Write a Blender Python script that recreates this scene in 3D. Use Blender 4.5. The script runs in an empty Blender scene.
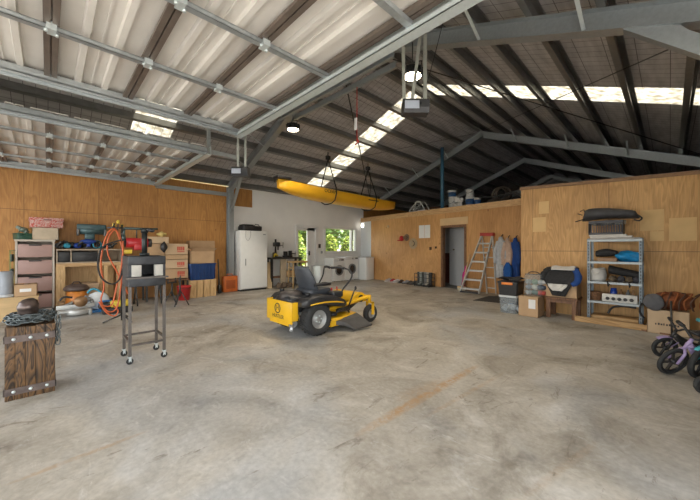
import bpy, bmesh, math, random
from mathutils import Matrix, Vector
random.seed(7)
C = bpy.context.scene.collection
PI = math.pi
# ------------------------------------------------------------------ survey helpers (plan of the shed from the camera station)
F, V0, CH = 311.0, 248.5, 1.25
def dr(u):
    a = (u-350)/F
    return (-.717+.697*a, .697+.717*a)
def PX(u, v, X):
    x, y = dr(u); t = X/x
    return Vector((X, y*t, CH+(V0-v)/F*t))
def PY(u, v, Y):
    x, y = dr(u); t = Y/y
    return Vector((x*t, Y, CH+(V0-v)/F*t))
def PG(u, v):
    x, y = dr(u); t = CH*F/(v-V0)
    return Vector((x*t, y*t, 0))
def PT(u, v, t):
    x, y = dr(u)
    return Vector((x*t, y*t, CH+(V0-v)/F*t))
# ------------------------------------------------------------------ materials
MATS = {}
def nt(name):
    m = bpy.data.materials.new(name); m.use_nodes = True
    n = m.node_tree; b = n.nodes['Principled BSDF']
    return m, n, b
def _in(b, rough, metal, spec=None):
    b.inputs['Roughness'].default_value = rough; b.inputs['Metallic'].default_value = metal
    if spec is not None: b.inputs['Specular IOR Level'].default_value = spec
def M(name, col, rough=.6, metal=0, var=.12, scale=8, bump=0, emit=0, stretch=(1,1,1)):
    if name in MATS: return MATS[name]
    m, n, b = nt(name); _in(b, rough, metal)
    N = n.nodes; L = n.links
    tc = N.new('ShaderNodeTexCoord'); mp = N.new('ShaderNodeMapping'); mp.inputs['Scale'].default_value = stretch
    no = N.new('ShaderNodeTexNoise'); no.inputs['Scale'].default_value = scale; no.inputs['Detail'].default_value = 4
    L.new(tc.outputs['Object'], mp.inputs[0]); L.new(mp.outputs[0], no.inputs['Vector'])
    cr = N.new('ShaderNodeValToRGB')
    cr.color_ramp.elements[0].position = .3; cr.color_ramp.elements[1].position = .7
    cr.color_ramp.elements[0].color = tuple(max(0, c*(1-var)) for c in col)+(1,)
    cr.color_ramp.elements[1].color = tuple(min(1, c*(1+var)) for c in col)+(1,)
    L.new(no.outputs['Fac'], cr.inputs[0]); L.new(cr.outputs[0], b.inputs['Base Color'])
    if bump:
        bp = N.new('ShaderNodeBump'); bp.inputs['Strength'].default_value = bump; bp.inputs['Distance'].default_value = .01
        L.new(no.outputs['Fac'], bp.inputs['Height']); L.new(bp.outputs[0], b.inputs['Normal'])
    if emit:
        b.inputs['Emission Color'].default_value = col+(1,); b.inputs['Emission Strength'].default_value = emit
    MATS[name] = m; return m
def ramp(N, stops):
    cr = N.new('ShaderNodeValToRGB'); e = cr.color_ramp.elements
    e[0].position, e[0].color = stops[0][0], tuple(stops[0][1])+(1,)
    e[1].position, e[1].color = stops[-1][0], tuple(stops[-1][1])+(1,)
    for p, c in stops[1:-1]:
        k = e.new(p); k.color = tuple(c)+(1,)
    return cr
def mixc(N, L, a, b, fac, mode='MIX'):
    x = N.new('ShaderNodeMix'); x.data_type = 'RGBA'; x.blend_type = mode
    for s, v in ((6, a), (7, b)):
        if isinstance(v, (tuple, list)): x.inputs[s].default_value = tuple(v)+(1,)
        else: L.new(v, x.inputs[s])
    if isinstance(fac, (int, float)): x.inputs[0].default_value = fac
    else: L.new(fac, x.inputs[0])
    return x.outputs[2]
def math_(N, L, op, a, b=None, c=None):
    x = N.new('ShaderNodeMath'); x.operation = op
    for i, v in enumerate((a, b, c)):
        if v is None: continue
        if isinstance(v, (int, float)): x.inputs[i].default_value = v
        else: L.new(v, x.inputs[i])
    return x.outputs[0]
def plywood(name, axis, c0, c1, seam=1.2, off=0., hz=2.4, sat=1):
    """plywood sheets: cathedral grain, knots, sheet joints; axis = horizontal world axis of the wall"""
    m, n, b = nt(name); _in(b, .55, 0); N, L = n.nodes, n.links
    tc = N.new('ShaderNodeNewGeometry'); sp = N.new('ShaderNodeSeparateXYZ'); L.new(tc.outputs['Position'], sp.inputs[0])
    h = sp.outputs[axis]; z = sp.outputs[2]
    hs = math_(N, L, 'ADD', h, off)
    cell = math_(N, L, 'FLOOR', math_(N, L, 'DIVIDE', hs, seam))
    cb = N.new('ShaderNodeCombineXYZ')
    L.new(math_(N, L, 'MULTIPLY_ADD', hs, 1.0, math_(N, L, 'MULTIPLY', cell, 7.3)), cb.inputs[0]); L.new(math_(N, L, 'MULTIPLY', z, .13), cb.inputs[1])
    L.new(math_(N, L, 'MULTIPLY', cell, 3.1), cb.inputs[2])
    no = N.new('ShaderNodeTexNoise'); no.inputs['Scale'].default_value = 3.4; no.inputs['Detail'].default_value = 3; no.inputs['Distortion'].default_value = .5
    L.new(cb.outputs[0], no.inputs['Vector'])
    rings = math_(N, L, 'FRACT', math_(N, L, 'MULTIPLY', no.outputs['Fac'], 14))
    fine = N.new('ShaderNodeTexNoise'); fine.inputs['Scale'].default_value = 60; fine.inputs['Detail'].default_value = 3
    cb2 = N.new('ShaderNodeCombineXYZ'); L.new(h, cb2.inputs[0]); L.new(math_(N, L, 'MULTIPLY', z, .05), cb2.inputs[1]); L.new(cb2.outputs[0], fine.inputs['Vector'])
    r1 = ramp(N, [(0, c0), (.75, c1), (1, c0)]); L.new(rings, r1.inputs[0])
    r2 = ramp(N, [(.3, (.86,.84,.8)), (.7, (1.06,1.05,1.02))]); L.new(fine.outputs['Fac'], r2.inputs[0])
    col = mixc(N, L, r1.outputs[0], r2.outputs[0], 1.0, 'MULTIPLY')
    big = N.new('ShaderNodeTexNoise'); big.inputs['Scale'].default_value = 1.1; big.inputs['Detail'].default_value = 6; L.new(tc.outputs['Position'], big.inputs['Vector'])
    r3 = ramp(N, [(.3, (.78,.73,.66)), (.65, (1.08,1.07,1.06))]); L.new(big.outputs['Fac'], r3.inputs[0])
    col = mixc(N, L, col, r3.outputs[0], .8, 'MULTIPLY')
    vo = N.new('ShaderNodeTexVoronoi'); vo.inputs['Scale'].default_value = 1
    cb3 = N.new('ShaderNodeCombineXYZ'); L.new(math_(N, L, 'MULTIPLY', h, 2.8), cb3.inputs[0]); L.new(math_(N, L, 'MULTIPLY', z, 1.9), cb3.inputs[1]); L.new(cb3.outputs[0], vo.inputs['Vector'])
    kn = ramp(N, [(.035, (1,1,1)), (.085, (0,0,0))]); L.new(vo.outputs['Distance'], kn.inputs[0])
    col = mixc(N, L, col, (.2,.08,.03), math_(N, L, 'MULTIPLY', kn.outputs[0], .75))
    fr = math_(N, L, 'FRACT', math_(N, L, 'DIVIDE', hs, seam))
    s1 = math_(N, L, 'LESS_THAN', math_(N, L, 'ABSOLUTE', math_(N, L, 'SUBTRACT', fr, .5)), .5-.004/seam)
    s2 = math_(N, L, 'GREATER_THAN', math_(N, L, 'ABSOLUTE', math_(N, L, 'SUBTRACT', z, hz)), .005)
    s = math_(N, L, 'MULTIPLY', s1, s2)
    col = mixc(N, L, (.12,.06,.025), col, math_(N, L, 'MULTIPLY_ADD', s, .75, .25))
    cv = N.new('ShaderNodeTexWhiteNoise'); cv.noise_dimensions = '1D'; L.new(cell, cv.inputs['W'])
    col = mixc(N, L, col, mixc(N, L, (.88,.85,.82), (1.08,1.07,1.05), cv.outputs[0]), 1, 'MULTIPLY')
    L.new(col, b.inputs['Base Color'])
    return m
def floor_mat():
    m, n, b = nt('concrete_floor'); N, L = n.nodes, n.links
    g = N.new('ShaderNodeNewGeometry'); P = g.outputs['Position']
    def noise(s, d=4, dist=0, st=None, ro=.55):
        x = N.new('ShaderNodeTexNoise'); x.inputs['Scale'].default_value = s; x.inputs['Detail'].default_value = d; x.inputs['Distortion'].default_value = dist; x.inputs['Roughness'].default_value = ro
        if st:
            mp = N.new('ShaderNodeMapping'); mp.inputs['Scale'].default_value = st[0]; mp.inputs['Rotation'].default_value = (0,0,st[1]); L.new(P, mp.inputs[0]); L.new(mp.outputs[0], x.inputs['Vector'])
        else: L.new(P, x.inputs['Vector'])
        return x.outputs['Fac']
    a = ramp(N, [(.32, (.21,.185,.145)), (.43, (.36,.325,.27)), (.56, (.46,.42,.355)), (.72, (.59,.56,.51))]); L.new(noise(1.1, 7, 1.0, ro=.62), a.inputs[0])
    c = a.outputs[0]
    w = ramp(N, [(.55, (0,0,0)), (.72, (1,1,1))]); L.new(noise(2.3, 6, 1.6, ro=.65), w.inputs[0])
    c = mixc(N, L, c, (.62,.59,.54), math_(N, L, 'MULTIPLY', w.outputs[0], .55))
    d = ramp(N, [(.56, (0,0,0)), (.7, (1,1,1))]); L.new(noise(1.7, 8, .8, ((1,1,1.),2), ro=.7), d.inputs[0])
    c = mixc(N, L, c, (.2,.17,.13), math_(N, L, 'MULTIPLY', d.outputs[0], .6))
    bl = ramp(N, [(.5, (0,0,0)), (.68, (1,1,1))]); L.new(noise(.6, 4, .4), bl.inputs[0])
    c = mixc(N, L, c, (.42,.45,.48), math_(N, L, 'MULTIPLY', bl.outputs[0], .6))
    sc_ = ramp(N, [(.6, (0,0,0)), (.68, (1,1,1))]); L.new(noise(7, 6, 1.2, ((1,.35,1),.9), ro=.75), sc_.inputs[0])
    c = mixc(N, L, c, (.17,.14,.105), math_(N, L, 'MULTIPLY', sc_.outputs[0], .7))
    sw = ramp(N, [(.6, (0,0,0)), (.7, (1,1,1))]); L.new(noise(5, 6, 1.5, ((.4,1,1),.3), ro=.7), sw.inputs[0])
    c = mixc(N, L, c, (.72,.70,.66), math_(N, L, 'MULTIPLY', sw.outputs[0], .4))
    f = ramp(N, [(.3, (.86,.86,.86)), (.7, (1.1,1.1,1.1))]); L.new(noise(28, 4, 0), f.inputs[0])
    c = mixc(N, L, c, f.outputs[0], 1, 'MULTIPLY')
    # rust coloured drag marks (centre x, centre y, length, width, angle)
    sp = N.new('ShaderNodeSeparateXYZ'); L.new(P, sp.inputs[0])
    tot = None
    brk = ramp(N, [(.42, (0,0,0)), (.58, (1,1,1))]); L.new(noise(16, 6, 1.0, ro=.7), brk.inputs[0])
    for (p, q, wd, st) in STREAKS:
        dx, dy = q[0]-p[0], q[1]-p[1]; ln = math.hypot(dx, dy); dx /= ln; dy /= ln; cx, cy = (p[0]+q[0])/2, (p[1]+q[1])/2
        X = math_(N, L, 'SUBTRACT', sp.outputs[0], cx); Y = math_(N, L, 'SUBTRACT', sp.outputs[1], cy)
        al = math_(N, L, 'ADD', math_(N, L, 'MULTIPLY', X, dx), math_(N, L, 'MULTIPLY', Y, dy))
        ac = math_(N, L, 'SUBTRACT', math_(N, L, 'MULTIPLY', Y, dx), math_(N, L, 'MULTIPLY', X, dy))
        e1 = math_(N, L, 'POWER', math_(N, L, 'ABSOLUTE', math_(N, L, 'DIVIDE', al, ln/2)), 4)
        e2 = math_(N, L, 'POWER', math_(N, L, 'ABSOLUTE', math_(N, L, 'DIVIDE', ac, wd)), 2)
        k = math_(N, L, 'MULTIPLY', math_(N, L, 'MAXIMUM', math_(N, L, 'SUBTRACT', 1, math_(N, L, 'ADD', e1, e2)), 0), st)
        tot = k if tot is None else math_(N, L, 'MAXIMUM', tot, k)
    tot = math_(N, L, 'MULTIPLY', tot, math_(N, L, 'MULTIPLY_ADD', brk.outputs[0], .75, .35))
    c = mixc(N, L, c, (.43,.24,.09), math_(N, L, 'MULTIPLY', tot, .8))
    L.new(c, b.inputs['Base Color'])
    rr = N.new('ShaderNodeMapRange'); rr.inputs[3].default_value = .42; rr.inputs[4].default_value = .72; L.new(noise(2, 5, .5), rr.inputs[0]); L.new(rr.outputs[0], b.inputs['Roughness'])
    bp = N.new('ShaderNodeBump'); bp.inputs['Strength'].default_value = .15; bp.inputs['Distance'].default_value = .02; L.new(noise(14, 6, .2), bp.inputs['Height']); L.new(bp.outputs[0], b.inputs['Normal'])
    return m
def roof_mat():
    m, n, b = nt('roof_underlay'); _in(b, .6, .1); N, L = n.nodes, n.links
    g = N.new('ShaderNodeNewGeometry'); sp = N.new('ShaderNodeSeparateXYZ'); L.new(g.outputs['Position'], sp.inputs[0])
    no = N.new('ShaderNodeTexNoise'); no.inputs['Scale'].default_value = 2; no.inputs['Detail'].default_value = 6
    mp = N.new('ShaderNodeMapping'); mp.inputs['Scale'].default_value = (6,1,1); L.new(g.outputs['Position'], mp.inputs[0]); L.new(mp.outputs[0], no.inputs['Vector'])
    c = ramp(N, [(.3, (.40,.385,.38)), (.7, (.60,.58,.57))]); L.new(no.outputs['Fac'], c.inputs[0])
    def line(o, pitch, w):
        fr = math_(N, L, 'FRACT', math_(N, L, 'DIVIDE', o, pitch))
        return math_(N, L, 'LESS_THAN', fr, w/pitch)
    k = math_(N, L, 'MAXIMUM', line(sp.outputs[1], .15, .009), line(sp.outputs[0], .29, .009))
    c2 = mixc(N, L, c.outputs[0], (.1,.09,.09), math_(N, L, 'MULTIPLY', k, .8))
    L.new(c2, b.inputs['Base Color'])
    return m
def skylight_mat():
    m, n, b = nt('translucent_sheet'); N, L = n.nodes, n.links
    tr = N.new('ShaderNodeBsdfTranslucent'); 
    g = N.new('ShaderNodeNewGeometry'); no = N.new('ShaderNodeTexNoise'); no.inputs['Scale'].default_value = 9; no.inputs['Detail'].default_value = 5; L.new(g.outputs['Position'], no.inputs['Vector'])
    cr = ramp(N, [(.35, (.30,.28,.23)), (.6, (.50,.485,.44))]); L.new(no.outputs['Fac'], cr.inputs[0]); 
    sp = N.new('ShaderNodeSeparateXYZ'); L.new(g.outputs['Position'], sp.inputs[0])
    k = math_(N, L, 'LESS_THAN', math_(N, L, 'FRACT', math_(N, L, 'DIVIDE', sp.outputs[1], .15)), .06)
    L.new(mixc(N, L, cr.outputs[0], (.2,.19,.17), k), tr.inputs[0])
    L.new(tr.outputs[0], N['Material Output'].inputs[0])
    return m
def wood(name, c0, c1, stretch=(1,1,12), scale=6, rough=.6, dist=1.5):
    if name in MATS: return MATS[name]
    m, n, b = nt(name); _in(b, rough, 0); N, L = n.nodes, n.links
    tc = N.new('ShaderNodeTexCoord'); mp = N.new('ShaderNodeMapping'); mp.inputs['Scale'].default_value = tuple(1/s for s in stretch); L.new(tc.outputs['Object'], mp.inputs[0])
    no = N.new('ShaderNodeTexNoise'); no.inputs['Scale'].default_value = scale; no.inputs['Detail'].default_value = 3; no.inputs['Distortion'].default_value = dist; L.new(mp.outputs[0], no.inputs['Vector'])
    fr = math_(N, L, 'FRACT', math_(N, L, 'MULTIPLY', no.outputs['Fac'], 9))
    c = ramp(N, [(0, c0), (.7, c1), (1, c0)]); L.new(fr, c.inputs[0]); L.new(c.outputs[0], b.inputs['Base Color'])
    MATS[name] = m; return m
def speckle(name, c0, c1, scale=30, th=.5, rough=.6):
    m, n, b = nt(name); _in(b, rough, 0); N, L = n.nodes, n.links
    tc = N.new('ShaderNodeTexCoord'); vo = N.new('ShaderNodeTexVoronoi'); vo.inputs['Scale'].default_value = scale; L.new(tc.outputs['Object'], vo.inputs['Vector'])
    c = ramp(N, [(th-.04, c0), (th+.04, c1)]); L.new(vo.outputs['Distance'], c.inputs[0]); L.new(c.outputs[0], b.inputs['Base Color'])
    return m
def glass_mat():
    m, n, b = nt('window_glass'); N, L = n.nodes, n.links
    t = N.new('ShaderNodeBsdfTransparent'); t.inputs[0].default_value = (.93,.95,.94,1)
    g = N.new('ShaderNodeBsdfGlossy'); g.inputs['Roughness'].default_value = .03
    fr = N.new('ShaderNodeFresnel'); fr.inputs[0].default_value = 1.3
    x = N.new('ShaderNodeMixShader'); L.new(fr.outputs[0], x.inputs[0]); L.new(t.outputs[0], x.inputs[1]); L.new(g.outputs[0], x.inputs[2])
    L.new(x.outputs[0], N['Material Output'].inputs[0]); return m
def clear_plastic():
    m, n, b = nt('clear_plastic'); N, L = n.nodes, n.links
    t = N.new('ShaderNodeBsdfTransparent'); t.inputs[0].default_value = (.85,.88,.9,1)
    d = N.new('ShaderNodeBsdfPrincipled'); d.inputs['Base Color'].default_value = (.75,.8,.83,1); d.inputs['Roughness'].default_value = .25
    x = N.new('ShaderNodeMixShader'); x.inputs[0].default_value = .16; L.new(t.outputs[0], x.inputs[1]); L.new(d.outputs[0], x.inputs[2])
    L.new(x.outputs[0], N['Material Output'].inputs[0]); return m
STREAKS = []
for (u0,v0,u1,v1,w,s) in [(352,438,480,364,.06,.95),(420,420,505,372,.03,.35),(0,487,150,430,.03,.55),(130,315,215,318,.05,.3),(395,402,455,378,.12,.35),(520,500,600,440,.03,.25)]:
    STREAKS.append((PG(u0,v0), PG(u1,v1), w, s))
galv = M('galvanised_steel', (.40,.43,.44), .38, .6, .07, 30)
galv_l = M('bright_galvanised_steel', (.62,.68,.68), .36, .45, .06, 30)
brownst = M('brown_purlin_steel', (.17,.135,.11), .45, .35, .15, 6)
doorsheet = M('cream_cladding', (.74,.70,.64), .5, .05, .05, 3)
purl = M('purlin_steel', (.25,.25,.24), .38, .6, .1, 9)
white = M('white_paint', (.87,.865,.85), .6, 0, .03, 2)
blackp = M('black_plastic', (.022,.022,.024), .42, 0, .2, 20)
blackf = M('black_fabric', (.025,.025,.027), .9, 0, .3, 30, .3)
darkst = M('dark_steel', (.07,.068,.066), .45, .6, .25, 16)
rubber = M('rubber', (.03,.03,.03), .8, 0, .25, 30)
yel = M('yellow_paint', (.83,.47,.015), .32, 0, .05, 6)
cardb = M('cardboard', (.5,.33,.19), .85, 0, .08, 5)
cardb2 = M('pale_cardboard', (.58,.42,.27), .85, 0, .08, 5)
pine = wood('pine', (.52,.32,.14), (.66,.44,.22), (1,1,10), 5)
pineh = wood('pine_lengthwise', (.46,.27,.12), (.62,.4,.2), (1,10,1), 5)
pinex = wood('pine_crosswise', (.46,.27,.12), (.62,.4,.2), (10,1,1), 5)
darkwood = wood('dark_wood', (.045,.02,.01), (.14,.065,.032), (1,1,8), 8)
brownwood = wood('brown_wood', (.13,.06,.03), (.24,.12,.06), (1,1,8), 6)
glass = glass_mat()
# ------------------------------------------------------------------ object helpers
WM = {}
class MB:
    def __init__(s): s.b = bmesh.new(); s.mi = 0; s.mats = []
    def m(s, mat):
        if mat not in s.mats: s.mats.append(mat)
        s.mi = s.mats.index(mat); return s
    def _f(s, fs, sm=False):
        for f in fs: f.material_index = s.mi; f.smooth = sm
    def box(s, c, d, rot=None, bev=0, seg=2):
        r = bmesh.ops.create_cube(s.b, size=1)
        vs = r['verts']; 
        bmesh.ops.scale(s.b, vec=d, verts=vs)
        fs = set(f for v in vs for f in v.link_faces)
        if bev:
            es = list(set(e for v in vs for e in v.link_edges))
            q = bmesh.ops.bevel(s.b, geom=es, offset=min(bev, min(d)*.45), segments=seg, affect='EDGES', profile=.5)
            vs = list(set(v for f in q['faces'] for v in f.verts) | set(v for v in vs if v.is_valid))
            fs = set(f for v in vs for f in v.link_faces)
        if rot is not None:
            if isinstance(rot, (int, float)): rot = Matrix.Rotation(rot, 3, 'Z')
            bmesh.ops.rotate(s.b, cent=(0,0,0), matrix=rot, verts=vs)
        bmesh.ops.translate(s.b, vec=c, verts=vs)
        s._f(fs, bool(bev)); return s
    def bb(s, x0, x1, y0, y1, z0, z1, bev=0):
        return s.box(((x0+x1)/2, (y0+y1)/2, (z0+z1)/2), (abs(x1-x0), abs(y1-y0), abs(z1-z0)), None, bev)
    def bar(s, p, q, w, h, up=(0,0,1), bev=0):
        p, q = Vector(p), Vector(q); d = q-p; L = d.length; d.normalize(); up = Vector(up)
        if abs(d.dot(up)) > .98: up = Vector((0,1,0))
        sd = d.cross(up).normalized(); u2 = sd.cross(d)
        R = Matrix((d, sd, u2)).transposed()
        return s.box((p+q)/2, (L, w, h), R, bev)
    def tube(s, pts, r, n=8, closed=False, sub=0):
        pts = [Vector(p) for p in pts]
        if sub: pts = smooth(pts, sub, closed)
        m = len(pts); rs = r if isinstance(r, (list, tuple)) else [r]*m
        if len(rs) != m: rs = [rs[min(len(rs)-1, int(i*len(rs)/m))] for i in range(m)]
        rings = []; ref = None
        for i, p in enumerate(pts):
            if closed: d = pts[(i+1) % m]-pts[i-1]
            else: d = pts[min(i+1, m-1)]-pts[max(i-1, 0)]
            if d.length < 1e-9: d = Vector((0,0,1))
            d.normalize()
            if ref is None: ref = Vector((0,0,1)) if abs(d.z) < .9 else Vector((1,0,0))
            a = ref-d*ref.dot(d)
            if a.length < 1e-6: a = d.orthogonal()
            a.normalize(); ref = a; b_ = d.cross(a)
            rings.append([s.b.verts.new(p+(a*math.cos(2*PI*k/n)+b_*math.sin(2*PI*k/n))*rs[i]) for k in range(n)])
        fs = []
        for i in range(m if closed else m-1):
            A, B = rings[i], rings[(i+1) % m]
            for k in range(n): fs.append(s.b.faces.new((A[k], A[(k+1) % n], B[(k+1) % n], B[k])))
        s._f(fs, True)
        if not closed: s._f([s.b.faces.new(rings[0][::-1]), s.b.faces.new(rings[-1])])
        return s
    def cyl(s, p, q, r, r2=None, n=16):
        return s.tube([p, q], [r, r if r2 is None else r2], n)
    def lathe(s, prof, c=(0,0,0), axis='z', n=24, closed=False):
        """prof: list (radius, height)"""
        R = {'z': Matrix.Identity(3), 'x': Matrix.Rotation(PI/2, 3, 'Y'), 'y': Matrix.Rotation(-PI/2, 3, 'X')}[axis] if isinstance(axis, str) else axis
        c = Vector(c); rings = []
        for r, h in prof:
            if r < 1e-6: rings.append([s.b.verts.new(c+R @ Vector((0,0,h)))])
            else: rings.append([s.b.verts.new(c+R @ Vector((r*math.cos(2*PI*k/n), r*math.sin(2*PI*k/n), h))) for k in range(n)])
        fs = []
        pr = list(zip(rings, rings[1:]))
        if closed: pr.append((rings[-1], rings[0]))
        for A, B in pr:
            for k in range(n):
                k2 = (k+1) % n
                if len(A) == 1 and len(B) == 1: break
                if len(A) == 1: fs.append(s.b.faces.new((A[0], B[k2], B[k])))
                elif len(B) == 1: fs.append(s.b.faces.new((A[k], A[k2], B[0])))
                else: fs.append(s.b.faces.new((A[k], A[k2], B[k2], B[k])))
        s._f(fs, True); return s
    def torus(s, c, R, r, axis='z', n=32, k=10):
        return s.lathe([(R+r*math.cos(2*PI*i/k), r*math.sin(2*PI*i/k)) for i in range(k)], c, axis, n, True)
    def ell(s, c, rad, rot=None, u=16, v=10, amp=0, seed=0):
        q = bmesh.ops.create_uvsphere(s.b, u_segments=u, v_segments=v, radius=1)
        vs = q['verts']; rnd = random.Random(seed)
        ph = [rnd.uniform(0, 6) for _ in range(6)]
        for w in vs:
            if amp:
                k = 1+amp*(math.sin(3*w.co.x+5*w.co.y+ph[0])+math.sin(6*w.co.z+4*w.co.x+ph[1])*.6+math.sin(9*w.co.y-7*w.co.x+ph[2])*.4)
                w.co *= k
            w.co = Vector((w.co.x*rad[0], w.co.y*rad[1], w.co.z*rad[2]))
        if rot is not None:
            if isinstance(rot, (int, float)): rot = Matrix.Rotation(rot, 3, 'Z')
            bmesh.ops.rotate(s.b, cent=(0,0,0), matrix=rot, verts=vs)
        bmesh.ops.translate(s.b, vec=c, verts=vs)
        s._f(set(f for w in vs for f in w.link_faces), True); return s
    def prism(s, poly, ext, sm=False):
        """poly: 3D points, ext: extrusion vector"""
        e = Vector(ext); A = [s.b.verts.new(Vector(p)) for p in poly]; B = [s.b.verts.new(Vector(p)+e) for p in poly]
        n = len(A); fs = [s.b.faces.new(A[::-1]), s.b.faces.new(B)]
        sd = [s.b.faces.new((A[i], A[(i+1) % n], B[(i+1) % n], B[i])) for i in range(n)]
        s._f(fs); s._f(sd, sm); return s
    def grid(s, fn, nu, nv, thick=0):
        V = [[s.b.verts.new(Vector(fn(i/nu, j/nv))) for j in range(nv+1)] for i in range(nu+1)]
        fs = [s.b.faces.new((V[i][j], V[i+1][j], V[i+1][j+1], V[i][j+1])) for i in range(nu) for j in range(nv)]
        s._f(fs, True); s.th = thick; return s
    def loft(s, rings, caps=True, sm=True):
        R = [[s.b.verts.new(Vector(p)) for p in r] for r in rings]; n = len(R[0]); fs = []
        for A, B in zip(R, R[1:]):
            for k in range(n): fs.append(s.b.faces.new((A[k], A[(k+1) % n], B[(k+1) % n], B[k])))
        s._f(fs, sm)
        if caps: s._f([s.b.faces.new(R[0][::-1]), s.b.faces.new(R[-1])])
        return s
    def build(s, name, mat=None, parent=None, local=False, solid=0):
        """coordinates are world ones unless local; parent gives the thing or part it belongs to"""
        bmesh.ops.recalc_face_normals(s.b, faces=s.b.faces)
        me = bpy.data.meshes.new(name); o = bpy.data.objects.new(name, me); C.objects.link(o)
        vs = s.b.verts
        if parent is not None:
            if not local: s.b.transform(WM[parent.name].inverted())
            o.parent = parent; WM[o.name] = WM[parent.name].copy()
        elif not local:
            xs = [v.co.x for v in vs]; ys = [v.co.y for v in vs]; z = min(v.co.z for v in vs)
            T = Vector(((min(xs)+max(xs))/2, (min(ys)+max(ys))/2, z))
            s.b.transform(Matrix.Translation(-T)); o.location = T; WM[o.name] = Matrix.Translation(T)
        else: WM[o.name] = Matrix.Identity(4)
        s.b.to_mesh(me); s.b.free()
        if s.mats:
            for k in s.mats: me.materials.append(k)
        else: me.materials.append(mat)
        if solid:
            md = o.modifiers.new('thickness', 'SOLIDIFY'); md.thickness = solid; md.offset = 0
        return o
def smooth(pts, sub, closed=False):
    out = []; n = len(pts)
    for i in range(n if closed else n-1):
        if closed: p0, p1, p2, p3 = pts[i-1], pts[i], pts[(i+1) % n], pts[(i+2) % n]
        else: p0, p1, p2, p3 = pts[max(i-1, 0)], pts[i], pts[i+1], pts[min(i+2, n-1)]
        for k in range(sub):
            t = k/sub
            out.append(.5*((2*p1)+(p2-p0)*t+(2*p0-5*p1+4*p2-p3)*t*t+(3*p1-p0-3*p2+p3)*t**3))
    if not closed: out.append(pts[-1])
    return out
def tag(o, label, cat, group=None, kind=None):
    o['label'] = label; o['category'] = cat
    if group: o['group'] = group
    if kind: o['kind'] = kind
    return o
def thing(name, label, cat, loc=(0,0,0), rz=0, group=None):
    o = bpy.data.objects.new(name, None); C.objects.link(o); o.empty_display_size = .1
    o.location = loc; o.rotation_euler = (0,0,rz)
    WM[o.name] = Matrix.Translation(Vector(loc)) @ Matrix.Rotation(rz, 4, 'Z')
    return tag(o, label, cat, group)
def st(mb, name, mat):
    o = mb.build(name, mat); o['kind'] = 'structure'; return o
def part(mb, name, mat, parent, label=None, local=False, solid=0):
    o = mb.build(name, mat, parent, local, solid)
    if label: o['label'] = label
    return o
def solo(mb, name, mat, label, cat, group=None, kind=None, solid=0):
    return tag(mb.build(name, mat, solid=solid), label, cat, group, kind)
def text(name, s, size, mat, parent, loc, rot, ext=.001, label=None):
    cu = bpy.data.curves.new(name, 'FONT'); cu.body = s; cu.size = size; cu.extrude = ext; cu.align_x = 'CENTER'; cu.align_y = 'CENTER'
    tmp = bpy.data.objects.new(name+'_curve', cu); C.objects.link(tmp)
    bpy.context.view_layer.update()
    me = bpy.data.meshes.new_from_object(tmp.evaluated_get(bpy.context.evaluated_depsgraph_get()))
    bpy.data.objects.remove(tmp); bpy.data.curves.remove(cu); me.name = name
    me.materials.clear(); me.materials.append(mat)
    t = bpy.data.objects.new(name, me); C.objects.link(t); t.parent = parent
    t.matrix_basis = WM[parent.name].inverted() @ (Matrix.Translation(Vector(loc)) @ rot.to_4x4())
    WM[t.name] = WM[parent.name].copy()
    return t
FACE_X = Matrix(((0,0,1),(1,0,0),(0,1,0)))    # text facing +x, reading towards +y
FACE_NY = Matrix(((1,0,0),(0,0,-1),(0,1,0)))  # text facing -y, reading towards +x
# ================================================================== THE SHED
XL, XR, XC, RZ, SL = -9.25, .87, -4.24, 5.2, .39
YF, YE = -3.6, 18.8
YR = 7.1                                   # plywood wall of the right-hand room
BA, BB = Vector((XL, 9.65)), Vector((-2.17, 8.75))   # back plywood wall, on plan
def roofz(x): return RZ-SL*abs(x-XC)
def bw(u):                                  # point of the back wall seen at column u
    x, y = dr(u); k = (BB.y-BA.y)/(BB.x-BA.x)
    t = (BA.y-k*BA.x)/(y-k*x); return Vector((x*t, y*t, 0)), t
BDIR = (BB-BA).normalized(); BN = Vector((BDIR.y, -BDIR.x))      # wall direction and its normal into the shed
BANG = math.atan2(BDIR.y, BDIR.x)
def BW(u, v, out=0.):
    p, t = bw(u); return Vector((p.x+BN.x*out, p.y+BN.y*out, CH+(V0-v)/F*t))
fl = MB().bb(XL-.1, XR+.1, YF, YE, -.15, 0); st(fl, 'floor', floor_mat())
out = MB().bb(-40, 40, -40, 40, -.3, -.16); st(out, 'ground_outside', M('gravel', (.42,.4,.33), .9, 0, .15, 6))
ap = MB().bb(XR+.1, 9, -9, 6, -.16, -.01); st(ap, 'paving_apron', M('apron_concrete', (.55,.53,.5), .8, 0, .08, 4))
ap = MB().bb(XL-1, XR+.1, -10, YF, -.16, -.01); st(ap, 'paving_apron', M('apron_concrete', (.55,.53,.5), .8, 0, .08, 4))
plyL = plywood('plywood_left', 1, (.44,.215,.065), (.545,.285,.092), 1.2, .35, 2.05)
plyB = plywood('plywood_back', 0, (.56,.305,.12), (.66,.375,.16), 1.2, .2, 2.9)
plyR = plywood('plywood_right', 0, (.57,.33,.125), (.71,.43,.18), 1.2, .75, 1.2)
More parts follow.
